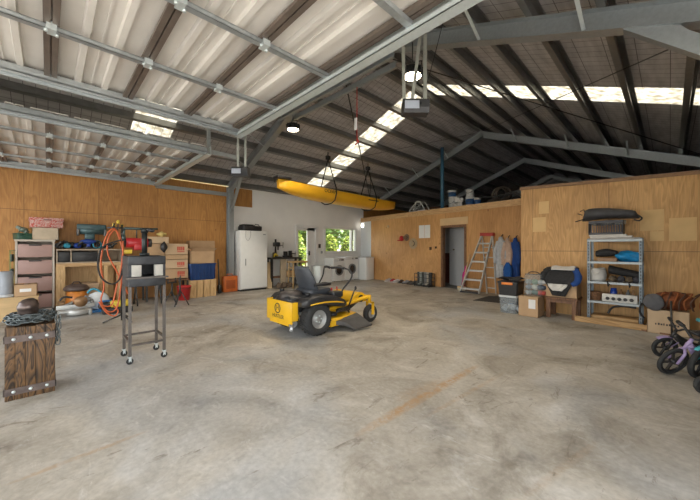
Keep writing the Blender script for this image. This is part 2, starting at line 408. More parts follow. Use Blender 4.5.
# left wall: plywood lined bay, then the white bay with door and window
st(MB().bb(XL-.12, XL, YF, 3.95, 0, 3.1), 'wall_left', plyL)
def y_at(u): return PX(u, 0, XL).y
dy0, dy1 = y_at(296), y_at(316.5); dz = PX(300, 226, XL).z
wy0, wy1 = y_at(324), y_at(356); wz0, wz1 = PX(340, 252.5, XL).z, PX(340, 228, XL).z
w = MB()
w.bb(XL-.12, XL, 3.95, dy0, 0, 3.15); w.bb(XL-.12, XL, dy0, dy1, dz, 3.15); w.bb(XL-.12, XL, dy1, wy0, 0, 3.15)
w.bb(XL-.12, XL, wy0, wy1, 0, wz0); w.bb(XL-.12, XL, wy0, wy1, wz1, 3.15); w.bb(XL-.12, XL, wy1, 9.8, 0, 3.15)
st(w, 'wall_left', white)
st(MB().bb(XL-.12, XL, 9.8, YE, 0, 3.15), 'wall_left', plyL)
st(MB().bb(XL, XL+.012, 4.0, y_at(252), PX(246, 207, XL).z, 3.1), 'trim_1', plyL)
# window
f = MB()
for a, b_, c, d in ((wy0, wy1, wz0-.02, wz0+.06), (wy0, wy1, wz1-.05, wz1+.03), (wy0-.02, wy0+.06, wz0, wz1), (wy1-.07, wy1+.02, wz0, wz1), (wy0+(wy1-wy0)*.83, wy0+(wy1-wy0)*.83+.06, wz0, wz1)):
    f.bb(XL-.09, XL+.03, a, b_, c, d)
wn = st(f, 'window_1', M('white_joinery', (.8,.8,.8), .4, 0, .03))
g = part(MB().bb(XL-.06, XL-.055, wy0, wy1, wz0, wz1), 'window_pane', glass, wn)
part(MB().bb(XL+.01, XL+.09, wy0-.05, wy1+.05, wz0-.05, wz0-.02), 'window_sill', MATS['white_joinery'], wn)
# glazed door
f = MB()
f.bb(XL-.1, XL+.04, dy0-.03, dy0+.05, 0, dz+.03); f.bb(XL-.1, XL+.04, dy1-.06, dy1+.06, 0, dz+.03); f.bb(XL-.1, XL+.04, dy0, dy1, dz-.05, dz+.05)
dn = st(f, 'door_1', MATS['white_joinery'])
f = MB(); e0, e1 = dy0+.05, dy1-.06
f.bb(XL-.08, XL-.03, e0, e0+.07, .02, dz-.05); f.bb(XL-.08, XL-.03, e1-.34, e1, .02, dz-.05); f.bb(XL-.08, XL-.03, e0, e1, .02, .25); f.bb(XL-.08, XL-.03, e0, e1, dz-.15, dz-.05)
lf = part(f, 'door_leaf', MATS['white_joinery'], dn)
part(MB().bb(XL-.06, XL-.055, e0+.05, e1-.3, .2, dz-.1), 'door_pane', glass, dn)
part(MB().bb(XL-.03, XL+.0, e1-.28, e1-.24, 1.0, 1.16).cyl((XL+.02, e1-.26, 1.08), (XL+.02, e1-.38, 1.08), .01), 'door_handle', blackp, dn)
# back wall with doorway
do0, do1 = BW(442.3, 287), BW(464.9, 290); dtop = BW(452, 226.8).z
def bwbox(mb, p, q, z0, z1, th=.1, o0=0.):
    """slab on the back wall between plan points p and q; o0 = proud of the face"""
    a = Vector((p.x, p.y, 0))+Vector((BN.x, BN.y, 0))*o0; b_ = Vector((q.x, q.y, 0))+Vector((BN.x, BN.y, 0))*o0
    n = Vector((BN.x, BN.y, 0))*-th
    return mb.prism([a+Vector((0,0,z0)), b_+Vector((0,0,z0)), b_+Vector((0,0,z1)), a+Vector((0,0,z1))], n)
wA, wB = Vector((BA.x, BA.y, 0)), Vector((BB.x+.1, BB.y-.0127, 0)); wc = BW(371, 280)
w = MB(); bwbox(w, wc, do0, 0, 2.53); bwbox(w, do0, do1, dtop, 2.53); bwbox(w, do1, wB, 0, 2.53)
st(w, 'wall_back', plyB)
w = MB(); bwbox(w, wA, wc, 0, 2.53); st(w, 'wall_back', M('white_lining', (.74,.76,.78), .5, 0, .03))
w = MB(); bwbox(w, wA, wB, 2.38, 2.55, .02, .02); st(w, 'trim_2', pinex)
# door frame, pale head board above the opening
f = MB(); k = BDIR
def off(p, d): return Vector((p.x+k.x*d, p.y+k.y*d, 0))
bwbox(f, off(do0, -.05), off(do0, .02), 0, dtop+.05, .14, .015); bwbox(f, off(do1, -.02), off(do1, .05), 0, dtop+.05, .14, .015); bwbox(f, do0, do1, dtop-.02, dtop+.05, .14, .015)
st(f, 'door_2', brownwood)
w = MB(); bwbox(w, off(do0, -.08), off(do1, .1), dtop+.06, dtop+.28, .012, .012); st(w, 'trim_3', M('pale_board', (.66,.46,.25), .6, 0, .06, 5))
# room seen through the doorway
n3 = Vector((-BN.x, -BN.y, 0)); k3 = Vector((k.x, k.y, 0))
r0, r1 = do0-k3*1.3+n3*.1, do1+k3*1.2+n3*.1; Z24 = Vector((0,0,2.37))
rw = M('room_white', (.72,.72,.72), .6, 0, .03)
st(MB().prism([r0, r0+n3*1.6, r0+n3*1.6+Z24, r0+Z24], -k3*.05), 'wall_hallway_left', rw)
st(MB().prism([r0+n3*1.6, r1+n3*1.6, r1+n3*1.6+Z24, r0+n3*1.6+Z24], n3*.05), 'wall_hallway_end', rw)
st(MB().prism([r1, r1+n3*1.6, r1+n3*1.6+Z24, r1+Z24], k3*.05), 'wall_hallway_right', rw)
st(MB().prism([r0-n3*.1, r1-n3*.1, r1+n3*1.6, r0+n3*1.6], Vector((0,0,.006))), 'floor_hallway', M('hall_vinyl', (.14,.14,.13), .5, 0, .2, 20))
st(MB().prism([r0+Z24, r1+Z24, r1+n3*1.6+Z24, r0+n3*1.6+Z24], Vector((0,0,.02))), 'ceiling_hallway', rw)
# inner door standing ajar, dark cupboard beyond it
dp0, dp1 = PY(449.5, 284, 9.95), PY(467, 284, 9.6); dp0.z = dp1.z = .008
idr = st(MB().prism([dp0, dp1, dp1+Vector((0,0,2.05)), dp0+Vector((0,0,2.05))], Vector((.03,.08,0)).normalized()*.04), 'door_3', M('room_door', (.52,.53,.55), .5, 0, .03))
hq = PY(453.7, 249.6, 9.84); part(MB().ell(hq, (.03,.03,.03)), 'door_handle', M('brass_dull', (.25,.2,.12), .4, .8), idr)
ca_, cb2 = PY(440, 253, 10.35), PY(449.5, 253, 10.35)
t = thing('cupboard', 'dark brown cupboard just inside the open doorway', 'cupboard', ((ca_.x+cb2.x)/2, 10.5, .007))
part(MB().bb(ca_.x, cb2.x, 10.35, 10.6, .007, ca_.z), 'body', darkwood, t); part(MB().bb(ca_.x+.02, cb2.x-.02, 10.335, 10.35, .04, ca_.z-.03), 'door', M('red_brown', (.1,.03,.02), .5), t)
# right-hand room wall
ztL, ztR = 2.47, 2.36
w = MB().prism([(-2.17,YR,0), (XR,YR,0), (XR,YR,ztR), (-2.17,YR,ztL)], (0,.1,0)); st(w, 'wall_right_room', plyR)
w = MB().prism([(-2.19,YR-.02,ztL), (XR,YR-.02,ztR), (XR,YR-.02,ztR+.06), (-2.19,YR-.02,ztL+.06)], (0,.14,0)); st(w, 'trim_4', M('rough_top_plate', (.28,.165,.09), .8, 0, .3, 12, 0, 0, (1,6,6)))
st(MB().bb(-2.17, -2.07, YR+.1, 8.8, 0, 2.5), 'wall_right_room', plyR)
pale = M('pale_ply_patch', (.70,.46,.2), .6, 0, .05, 6)
for (u0,u1,v0,v1) in ((640,664,209,231),(669,697,217,241),(650,664,231,241),(533,546,217,232),(539,549,201,214)):
    a, b_ = PY(u0, v1, YR), PY(u1, v0, YR)
    st(MB().bb(a.x, b_.x, YR-.008, YR, a.z, b_.z), 'trim_5', pale)
# upper floor over the rooms
st(MB().prism([(BA.x,BA.y+.1,2.40), (BB.x,BB.y+.1,2.40), (BB.x,YE,2.40), (XL,YE,2.40)], (0,0,.12)), 'floor_upper', darkwood)
st(MB().bb(-2.17, XR, YR+.11, YE, 2.2, 2.34), 'floor_upper', darkwood)
# outer walls
tin = M('wall_tin', (.2,.19,.19), .5, .2, .08)
st(MB().bb(XL, XR, YE, YE+.1, 0, 3.3).prism([(XL,YE,3.3),(XR,YE,3.3),(XC,YE,RZ)], (0,.1,0)), 'wall_gable_far', tin)
w = MB().bb(XR, XR+.1, 1.98, YE, 0, 3.1).bb(XR, XR+.1, YF, -3.2, 0, 3.1).bb(XR, XR+.1, -3.2, 1.98, 2.95, 3.1)
st(w, 'wall_right', tin)
w = MB().bb(XL, XR, YF-.1, YF, 2.95, 3.3).prism([(XL,YF,3.3),(XR,YF,3.3),(XC,YF,RZ)], (0,-.1,0)).bb(XL, XL+.6, YF-.1, YF, 0, 2.95).bb(XR-.5, XR, YF-.1, YF, 0, 2.95)
st(w, 'wall_gable_near', tin)
# roof sheets with translucent strips
bands = []; strips = [(-2.9,-2.2), (1.25,2.0), (6.38,7.1)]
y = YF-.1
for a, b_ in strips: bands.append((y, a, 0)); bands.append((a, b_, 1)); y = b_
bands.append((y, YE+.1, 0))
rm, sm_ = roof_mat(), skylight_mat()
for s, nm in ((-1,'roof_slope_left'), (1,'roof_slope_right')):
    xe = XL-.35 if s < 0 else XR+.35
    mo, ms = MB(), MB()
    for a, b_, q in bands:
        p = [(XC,a,RZ), (xe,a,roofz(xe)), (xe,b_,roofz(xe)), (XC,b_,RZ)]
        (ms if q else mo).prism(p, (0,0,.02 if not q else .004))
    st(mo, nm, rm); st(ms, nm.replace('roof_slope','skylight'), sm_)
# purlins: C sections running the length of the shed
def csec(mb, p, q, depth, fl_, th, nrm, side):
    """C channel from p to q: web along nrm (pointing down-ish), flanges to side"""
    p, q, nrm, side = map(Vector, (p, q, nrm, side)); d = (q-p)
    a = [Vector((0,0,0)), side*fl_, side*fl_+nrm*.015, side*fl_*1+nrm*.015-side*th, side*th+nrm*th, side*th+nrm*(depth-th), side*(fl_-th)+nrm*(depth-.015), side*fl_+nrm*(depth-.015), side*fl_+nrm*depth, nrm*depth]
    a[3] = side*(fl_-th)+nrm*.015
    a.insert(4, side*(fl_-th)+nrm*th); a.insert(7, side*(fl_-th)+nrm*(depth-th))
    return mb.prism([p+k_ for k_ in a], d)
nl = math.sqrt(1+SL*SL)
for s in (-1, 1):
    nd = Vector((s*-SL/nl if s < 0 else -SL/nl, 0, -1/nl)); nd = Vector((-s*SL/nl, 0, -1/nl)); sdv = Vector((s/nl, 0, -SL/nl))
    for i, o_ in enumerate((.06,.70,1.32,1.94,2.56,3.18,3.80,4.42,4.93)):
        x = XC+s*o_; p = Vector((x, YF, roofz(x)-.003)); q = Vector((x, YE, roofz(x)-.003))
        st(csec(MB(), p, q, .15, .075, .004, nd, sdv), 'roof_purlin', purl)
# portal frames
def frame(Y, light=True, cols=(1,1), mat=galv):
    D = .2
    for s in (-1, 1):
        nd = Vector((-s*SL/nl, 0, -1/nl))
        xe = (XL+.08) if s < 0 else XR-.05
        a = Vector((XC, Y, roofz(XC)-.165)); b_ = Vector((xe, Y, roofz(xe)-.165))
        m = MB()
        # back-to-back channel: web and two flanges
        m.prism([a, b_, b_+nd*D, a+nd*D], (0,.008,0))
        for o_ in (0, D-.006):
            m.prism([a+nd*o_, b_+nd*o_, b_+nd*(o_+.006), a+nd*(o_+.006)], (0,.075,0))
            m.prism([a+nd*o_+Vector((0,-.07,0)), b_+nd*o_+Vector((0,-.07,0)), b_+nd*(o_+.006)+Vector((0,-.07,0)), a+nd*(o_+.006)+Vector((0,-.07,0))], (0,.075,0))
        st(m, 'roof_rafter', mat)
        if cols[0 if s < 0 else 1]:
            zc = roofz(xe)-.2
            m = MB(); x0 = xe
            m.bb(x0-s*.0, x0-s*.2, Y-.004, Y+.004, 0, zc); m.bb(x0, x0-s*.006, Y-.07, Y+.07, 0, zc); m.bb(x0-s*.2, x0-s*.194, Y-.07, Y+.07, 0, zc)
            # knee brace
            kx = xe-s*.85; m.bar((x0-s*.17, Y, zc-.75), (kx, Y, roofz(kx)-.34), .07, .06)
            st(m, 'frame_column', mat)
frame(-2.0); frame(3.87); frame(10.05, cols=(0,0)); frame(14.3, cols=(0,0)); frame(18.5, cols=(0,0))
Y1 = 3.87
# collar tie on the near frame
m = MB(); csec(m, (XC-1.95, Y1-.09, 4.24), (XC+1.32, Y1-.09, 4.24), .1, .06, .004, (0,0,-1), (0,-1,0)); csec(m, (XC-1.95, Y1+.1, 4.24), (XC+1.2, Y1+.1, 4.24), .1, .05, .004, (0,0,-1), (0,1,0))
st(m, 'roof_collar_tie', galv)
for x, s in ((-7.9,-1),(-7.0,-1),(-6.05,-1),(-1.65,1),(-.6,1)):     # fly braces
    st(MB().bar((x, Y1-.03, roofz(x)-.35), (x-.02, Y1-.5, roofz(x)-.08), .035, .004), 'roof_fly_brace', galv_l)
for x in (-7.9,-6.6,-5.4,-3.2,-1.9,-.7):
    st(MB().bar((x, 10.02, roofz(x)-.34), (x, 9.6, roofz(x)-.08), .035, .004), 'roof_fly_brace', galv_l)
# cross bracing straps under the sheets
for (xa,ya,xb,yb) in ((-8.9,4.0,-4.4,9.9),(-8.9,9.9,-4.4,4.0),(.6,4.0,-4.1,9.9),(.6,9.9,-4.1,4.0),(.6,10.1,-4.1,14.2),(-8.9,10.1,-4.4,14.2)):
    st(MB().bar((xa,ya,roofz(xa)-.17), (xb,yb,roofz(xb)-.17), .03, .004), 'roof_brace_strap', darkst)
st(MB().bar((-.26,Y1,3.33), (.82,Y1,2.3), .1, .13), 'frame_haunch', galv)
# blue post standing on the upper floor
pp = BW(437.5, 205, -.25); solo(MB().cyl((pp.x, pp.y, 2.52), (pp.x, pp.y, roofz(pp.x)-.2), .055), 'steel_post', M('blue_paint', (.04,.12,.2), .5), 'blue round post standing on the upper floor beside paint pails', 'post')
# ------------------------------------------------------------------ overhead tilt doors
def tilt_door(nm, label, x0, x1, xs):
    """x0..x1 span (towards the wall..inner edge), xs = positions of struts"""
    y0, y1, z = -3.0, 1.9, 2.86
    t = thing(nm, label, 'garage door', ((x0+x1)/2, (y0+y1)/2, z-.1))
    # sheet with pressed ribs running across the door
    prof = []; y = y0
    def rib(c, w, h): prof.extend([(c-w, 0), (c-w*.7, -h), (c+w*.7, -h), (c+w, 0)])
    ys = [1.85-.61*i for i in range(8)]
    feats = []
    for yb in ys:
        for d_, w_, h_ in ((-.2,.03,.034), (-.305,.008,.012), (-.41,.03,.034)):
            if y0+.05 < yb+d_ < y1-.05: feats.append((yb+d_, w_, h_))
    feats.sort(); prof.append((y0, 0))
    for f_ in feats: rib(*f_)
    prof.append((y1, 0))
    pts = [(x0, a, z+.1+b_) for a, b_ in prof]+[(x0, a, z+.112+b_) for a, b_ in prof[::-1]]
    part(MB().prism(pts, (x1-x0,0,0)), 'cladding_sheet', doorsheet, t)
    for yb in ys:
        m = MB()
        for dy_ in (-.045, .005):
            m.bb(x0, x1, yb+dy_, yb+dy_+.04, z+.04, z+.068)
        m.bb(x0, x1, yb-.02, yb+.02, z+.062, z+.098)
        part(m, 'door_stile', brownst, t)
    for x in xs:
        w_ = .05
        m = MB(); m.bb(x-w_/2, x+w_/2, y0, y1, z, z+.006); m.bb(x-w_/2, x-w_/2+.005, y0, y1, z, z+.036); m.bb(x+w_/2-.005, x+w_/2, y0, y1, z, z+.036); m.bb(x-w_/2, x+w_/2, y0, y1, z+.032, z+.038)
        o = part(m, 'door_rail', galv, t)
        for yb in ys:
            if y0 < yb < y1-.1:
                c = MB(); c.box((x+.0, yb, z+.0), (.09,.05,.012)); c.box((x+.04, yb, z+.025), (.012,.06,.06)); c.cyl((x+.015, yb-.03, z-.018), (x+.015, yb-.03, z+.01), .012, n=6); c.cyl((x-.02, yb+.03, z-.018), (x-.02, yb+.03, z+.01), .012, n=6)
                part(c, 'bracket', galv_l, o)
    for x in (x0, x1):
        m = MB(); m.bb(x-.05, x+.05, y0, y1+.02, z-.02, z+.01); m.bb(x-.05, x-.04, y0, y1, z, z+.1); m.bb(x+.03, x+.05, y0, y1, z, z+.07); m.bb(x-.012, x+.012, y0, y1, z-.045, z-.02)
        part(m, 'end_rail', galv, t)
    m = MB(); m.bb(x0-.05, x1+.05, y1-.02, y1+.07, z-.045, z-.035); m.bb(x0-.05, x1+.05, y1+.06, y1+.07, z-.045, z+.1); m.bb(x0-.05, x1+.05, y1-.02, y1-.012, z-.045, z+.0)
    part(m, 'side_rail', galv_l, t)
    for x in (x0+.15, x1-.15):                     # hangers up to the roof
        m = MB(); m.bar((x, y1+.1, z), (x, y1+.1, roofz(x)-.16), .05, .05); m.bar((x, y1+.1, z+.45 if roofz(x) > z+.9 else z+.1), (x-.3, y1+.1, roofz(x-.3)-.18), .03, .006)
        m.bb(x-.03, x+.03, y1+.05, y1+.12, z-.02, z+.02)
        part(m, 'hanger', galv, t)
    return t
tilt_door('overhead_tilt_door', 'large open cream-clad tilt door overhead nearest the camera, with a bright steel side rail', -4.2, -.35, (-3.2,-2.26,-1.32))
tilt_door('overhead_tilt_door', 'farther open cream-clad tilt door overhead in front of the left plywood wall', -8.9, -5.42, (-8.05,-7.15,-6.25))
# long track beam beyond the second door
st(MB().bb(-5.52, -5.44, 1.98, 2.5, 2.86, 2.93), 'trim_6', galv)
st(MB().bb(XL+.05, XL+.13, 1.98, 3.8, 2.8, 2.9), 'trim_7', galv)
# ================================================================== LEFT SIDE
def carton(name, label, x0, x1, y0, y1, z0, h, mat=None, cat='box', group=None, mark=None, open_=False, rz=0, label_on='x', tape=True):
    """cardboard box with lid flaps; front faces +x (or -y)"""
    mat = mat or cardb
    cx, cy = (x0+x1)/2, (y0+y1)/2; w, d = x1-x0, y1-y0
    t = thing(name, label, cat, (cx, cy, z0), rz, group)
    m = MB(); th = .006
    m.bb(-w/2, w/2, -d/2, d/2, 0, th)
    for a in ((-w/2, -w/2+th, -d/2, d/2), (w/2-th, w/2, -d/2, d/2), (-w/2, w/2, -d/2, -d/2+th), (-w/2, w/2, d/2-th, d/2)): m.bb(*a, 0, h)
    part(m, 'carton_body', mat, t, local=True)
    if open_:
        for sx, sy in ((1,0),(-1,0),(0,1),(0,-1)):
            m = MB()
            if sx: m.box((sx*(w/2+.04), 0, h+.035), (.12, d*.95, .005), Matrix.Rotation(-sx*.75, 3, 'Y'))
            else: m.box((0, sy*(d/2+.035), h+.035), (w*.95, .1, .005), Matrix.Rotation(sy*.75, 3, 'X'))
            part(m, 'flap', mat, t, local=True)
    else:
        m = MB(); m.bb(-w/2+.001, w/2-.001, -d/2+.001, -.003, h-.001, h+.006); m.bb(-w/2+.001, w/2-.001, .003, d/2-.001, h-.001, h+.006); part(m, 'flap', mat, t, local=True)
        if tape: part(MB().bb(-w/2-.002, w/2+.002, -.025, .025, h+.006, h+.0075), 'packing_tape', M('brown_tape', (.45,.3,.15), .3), t, local=True)
    if mark:
        kind, mm = mark; m = MB()
        if label_on == 'x':
            if kind == 'red':
                for i in range(4): m.bb(w/2, w/2+.002, d*.02+i*d*.085, d*.02+i*d*.085+d*.06, h*.38, h*.75)
                m.bb(w/2, w/2+.002, d*.02, d*.34, h*.22, h*.3)
            else: m.bb(w/2, w/2+.002, -d*.25, d*.25, h*.4, h*.68)
        else:
            if kind == 'label': m.bb(w*.02, w*.36, -d/2-.002, -d/2, h*.42, h*.88)
            else:
                for i in range(9): m.bb(-w*.3+i*w*.065, -w*.3+i*w*.065+w*(.045 if i % 3 else .03), -d/2-.002, -d/2, h*.38, h*(.47 if i % 2 else .45))
        part(m, 'printed_mark', mm, t, local=True)
    return t
redm, whitem, blackm = M('red_print', (.55,.06,.04), .7), M('white_label', (.8,.79,.77), .6, 0, .02), M('black_print', (.05,.04,.04), .7)
# ---- banded timber block with chain and iron lump
P0, P1 = PG(4, 404), PG(55, 389)
sx0, sx1, sy0, sy1, SH = -4.07, -3.76, P0.y, P1.y, .6
t = thing('timber_block', 'dark banded timber block standing on the floor at lower left', 'block', ((sx0+sx1)/2, (sy0+sy1)/2, 0))
burnt = wood('burnt_timber', (.018,.01,.005), (.17,.088,.034), (1,1,5), 7, .65, 1.6)
m = MB()
nb = 5; ww = (sy1-sy0)/nb
for i in range(nb):
    for j in range(3): m.bb(sx0+j*.103, sx0+j*.103+.101, sy0+i*ww+.0005, sy0+(i+1)*ww-.0005, 0, SH-.003*((i*7+j*3) % 3), .0025)
part(m, 'timber_body', burnt, t)
for zz in (.07, .5):
    m = MB(); m.bb(sx0-.006, sx1+.006, sy0-.006, sy0, zz-.025, zz+.03); m.bb(sx0-.006, sx1+.006, sy1, sy1+.006, zz-.025, zz+.03); m.bb(sx1, sx1+.006, sy0-.006, sy1+.006, zz-.025, zz+.03); m.bb(sx0-.006, sx0, sy0-.006, sy1+.006, zz-.025, zz+.03)
    b_ = part(m, 'steel_band', M('rusty_band', (.13,.1,.09), .5, .5, .3, 20), t)
    for fy in (.17, .5, .83):
        part(MB().lathe([(0,.012),(.008,.01),(.012,.005),(.013,0),(0,0)], (sx1+.005, sy0+(sy1-sy0)*fy, zz+.002), 'x', 10), 'bolt', galv_l, b_)
# chain
m = MB(); rnd = random.Random(3); chm = M('chain_steel', (.13,.15,.155), .38, .7, .2, 30)
def link(mb, c, R, s=.026, r=.0055):
    pts = [(s*math.cos(a)*1.0+(.010 if math.cos(a) > 0 else -.010), s*.62*math.sin(a), 0) for a in [2*PI*k_/10 for k_ in range(10)]]
    mb.tube([Vector(c)+R @ Vector(p) for p in pts], r, 5, True)
cx, cy = (sx0+sx1)/2, (sy0+sy1)/2
nlk = 0
for ring_, (rr, zz) in enumerate([(.155,.012),(.13,.018),(.105,.02),(.148,.036),(.125,.042),(.15,.05),(.11,.056)]):
    n = int(2*PI*rr/.045)
    for i in range(n):
        a = 2*PI*(i+.3*ring_)/n
        x = cx+rr*1.0*math.cos(a); y = cy+rr*.98*math.sin(a)
        R = Matrix.Rotation(a+PI/2+rnd.uniform(-.35,.35), 3, 'Z') @ Matrix.Rotation((PI/2 if i % 2 else 0)+rnd.uniform(-.5,.5), 3, 'X') @ Matrix.Rotation(rnd.uniform(-.2,.2), 3, 'Y')
        link(m, (x, y, SH+.014+zz+rnd.uniform(0,.012)), R)
for i in range(7):                            # tail hanging over the right side
    R = Matrix.Rotation(PI/2, 3, 'Y') @ Matrix.Rotation(PI/2*(i % 2), 3, 'X')
    link(m, (sx1-.05, sy1+.02+.004*math.sin(i), SH+.03-i*.034), R)
solo(m, 'chain', chm, 'heap of dark steel chain coiled on top of the timber block', 'chain')
m = MB(); zt = SH+.05
m.lathe([(0,0),(.05,.0),(.07,.02),(.08,.05),(.076,.07),(.083,.075),(.083,.1),(.078,.105),(.07,.125),(.04,.143),(0,.148)], (0,0,0), 'z', 24)
bm_ = m.b
for v_ in bm_.verts: v_.co.y *= .84; v_.co.z *= 1.22+.1*v_.co.y/.1
bmesh.ops.translate(bm_, vec=(cx, cy-.02, zt-.015), verts=bm_.verts)
solo(m, 'iron_weight', M('worn_iron', (.12,.09,.08), .33, .7, .4, 9), 'rounded worn iron weight resting in the middle of the chain heap', 'weight')
# ---- forge on rolling stand
FX0, FX1, FY0, FY1 = -4.43, -4.04, .62, .975
t = thing('forge_stand', 'dark steel forge on a tall four-legged stand with casters', 'forge', ((FX0+FX1)/2, (FY0+FY1)/2, 0))
leg_m = M('stand_steel', (.13,.115,.105), .45, .6, .2, 14)
for x in (FX0+.015, FX1-.015):
    for y in (FY0+.015, FY1-.015):
        lg = part(MB().bb(x-.0135, x+.0135, y-.0135, y+.0135, .085, .86), 'leg', leg_m, t)
        c = MB(); c.bb(x-.02, x+.02, y-.02, y+.02, .078, .085); c.bb(x-.018, x-.014, y-.012, y+.012, .03, .08); c.bb(x+.014, x+.018, y-.012, y+.012, .03, .08)
        cs = part(c, 'caster', galv_l, lg)
        part(MB().lathe([(0,-.012),(.028,-.012),(.033,-.008),(.033,.008),(.028,.012),(0,.012)], (x, y, .033), 'x', 16).cyl((x-.02,y,.033), (x+.02,y,.033), .006, n=8), 'caster_wheel', rubber, lg)
m = MB(); xa, xb, ya, yb = FX0+.015, FX1-.015, FY0+.015, FY1-.015
for z_ in (.24,):
    m.bar((xa,ya,z_), (xb,ya,z_), .025, .02); m.bar((xa,yb,z_), (xb,yb,z_), .025, .02); m.bar((xa,ya,z_), (xa,yb,z_), .025, .02)
    m.bar((xb,ya,.2), (xb,yb,.2), .025, .02)
part(m, 'stretcher', leg_m, t)
m = MB()
zb, z1_, z2_ = .83, .94, 1.07
m.bb(FX0, FX1, FY0, FY1, zb, z1_, .008); m.bb(FX0, FX1, FY0, FY1, z2_, 1.165, .008)
m.bb(FX0, FX1-.02, FY0, FY0+.03, z1_, z2_); m.bb(FX0, FX1-.02, FY1-.03, FY1, z1_, z2_)
m.bb(FX0, FX0+.02, FY0, FY1, z1_, z2_)
part(m, 'forge_body', M('forge_black', (.045,.047,.052), .5, .4, .3, 12), t)
brick = M('firebrick', (.5,.48,.44), .9, 0, .08, 25)
for a, b_ in ((FY0+.03, FY0+.118), (FY1-.11, FY1-.03)):
    part(MB().bb(FX1-.06, FX1+.004, a, b_, z1_+.002, z2_-.002, .004), 'firebrick', brick, t, 'pale firebrick beside the opening')
part(MB().bb(FX1-.03, FX1+.03, FY0-.02, FY1+.02, z1_-.02, z1_-.004), 'shelf_plate', leg_m, t)
bx, by = -4.22, .80
m = MB(); m.cyl((bx,by,1.165), (bx,by,1.47), .028); m.cyl((bx,by,1.165), (bx,by,1.2), .05); m.cyl((bx,by,1.43), (bx,by,1.485), .036)
bp_ = part(m, 'burner_pipe', M('burner_black', (.03,.035,.035), .4, .6, .3), t)
m = MB(); m.cyl((bx,by-.19,1.475), (bx,by+.06,1.475), .014).cyl((bx,by-.19,1.475), (bx,by-.195,1.38), .011).cyl((bx,by-.195,1.40), (bx,by-.195,1.34), .017).cyl((bx,by+.02,1.475), (bx,by+.13,1.48), .011)
part(m, 'valve_pipe', M('valve_green', (.045,.065,.06), .4, .5, .3), bp_)
part(MB().cyl((bx-.02,by-.0,1.47),(bx+.06,by+.06,1.46),.02).ell((bx+.06,by+.06,1.455),(.03,.03,.02)), 'gas_tap', blackp, bp_)
# ---- gas hose loops, orange and black, hung on a rack
hx = -6.5
def hz(u, v, dx=0): return PX(u, v, hx+dx)
orange = M('orange_rubber', (.62,.13,.04), .45, 0, .08, 10)
m = MB(); m.tube([hz(*q) for q in [(123,250),(117,232),(112,229,.03),(106,237,.04),(102,252,.05),(101,268,.05),(104,287,.06),(101,300,.06),(107,311,.07),(116,309,.07),(120,292,.05),(123,262,.03),(122,246,0),(119,234,-.02),(114,230,-.02),(108,240,-.03),(108,254,-.03),(116,270,-.03),(125,288,-.04),(128,294,-.04)]], .012, 8, sub=6)
m.tube([hz(*q) for q in [(123,241,.05),(122,262,.06),(117,285,.07),(112,304,.08),(104,306,.08),(99,302,.08)]], .011, 8, sub=6)
m.tube([hz(*q) for q in [(99,302,.08),(106,312,.08),(114,316,.06),(118,311,.05),(113,305,.05)]], .011, 8, sub=6)
solo(m, 'gas_hose', orange, 'orange rubber hose hanging in long loops beside the forge stand', 'hose')
m = MB(); m.tube([hz(*q) for q in [(121,240,.09),(103,247,.1),(98,262,.1),(101,277,.1),(111,284,.1),(119,280,.1),(123,268,.09),(125,255,.09)]], .013, 8, sub=6)
solo(m, 'rubber_hose', rubber, 'black rubber hose looped across the orange hose', 'hose')
# hose rack: steel stand behind the loops
q0 = PX(122, 320, hx-.05); hy = q0.y
t = thing('hose_stand', 'slim dark steel stand carrying the looped hoses and red hoist', 'stand', (hx-.05, hy, 0))
m = MB(); m.cyl((hx-.05,hy,.02), (hx-.05,hy,1.66), .018); part(m, 'pole', darkst, t)
for a in (0.4, 2.5, 4.6): part(MB().cyl((hx-.05,hy,.12), (hx-.05+.26*math.cos(a),hy+.26*math.sin(a),.012), .012), 'leg', darkst, t)
part(MB().cyl((hx-.05,hy-.2,1.6), (hx-.05,hy+.34,1.6), .014).cyl((hx-.05,hy-.12,1.6),(hx+.06,hy-.12,1.66),.012).cyl((hx-.05,hy,1.5),(hx+.05,hy,1.5),.012), 'arm', darkst, t)
# red hoist on the stand arm
hoq = PX(138, 243, hx-.05)
t = thing('hoist_motor', 'red electric hoist motor hanging behind the forge burner pipe', 'hoist', (hx-.05, hoq.y-.05, 1.16))
m = MB(); yy = hoq.y-.02
m.cyl((hx-.05,yy-.16,1.35), (hx-.05,yy+.16,1.35), .085, n=20).bb(hx-.13,hx+.03,yy-.05,yy+.1,1.22,1.34,.02); part(m, 'motor_body', M('red_paint', (.45,.02,.025), .35), t)
part(MB().cyl((hx-.05,yy+.16,1.35), (hx-.05,yy+.22,1.35), .075), 'end_cap', darkst, t); part(MB().cyl((hx-.05,yy-.22,1.35), (hx-.05,yy-.16,1.35), .075), 'end_cap', darkst, t); part(MB().cyl((hx-.05,yy,1.42),(hx-.05,yy,1.615),.01), 'hook', darkst, t)
part(MB().bb(hx-.1,hx+.04,yy-.19,yy-.08,1.16,1.23,.01), 'control_box', M('yellow_plastic', (.7,.5,.05), .4), t)
# yellow clamps hung on the stand
for i, (u, v) in enumerate(((114,225),(118,222),(122,226))):
    a = hz(u, v, -.06); b_ = hz(u+4*(1 if i == 0 else -.3), v+11, -.03)
    t = thing('quick_clamp', ['yellow quick clamp tilted left at the top of the hoses','yellow quick clamp standing upright between two others','yellow quick clamp tilted right nearest the forge pipe'][i], 'clamp', b_, 0, 'clamps above the hoses')
    part(MB().tube([a, (a+b_)/2+Vector((0,.01,0)), b_], .009, 6), 'clamp_bar', darkst, t); part(MB().ell(a, (.02,.025,.035)), 'clamp_jaw', M('yellow_plastic', (.7,.5,.05), .4), t)
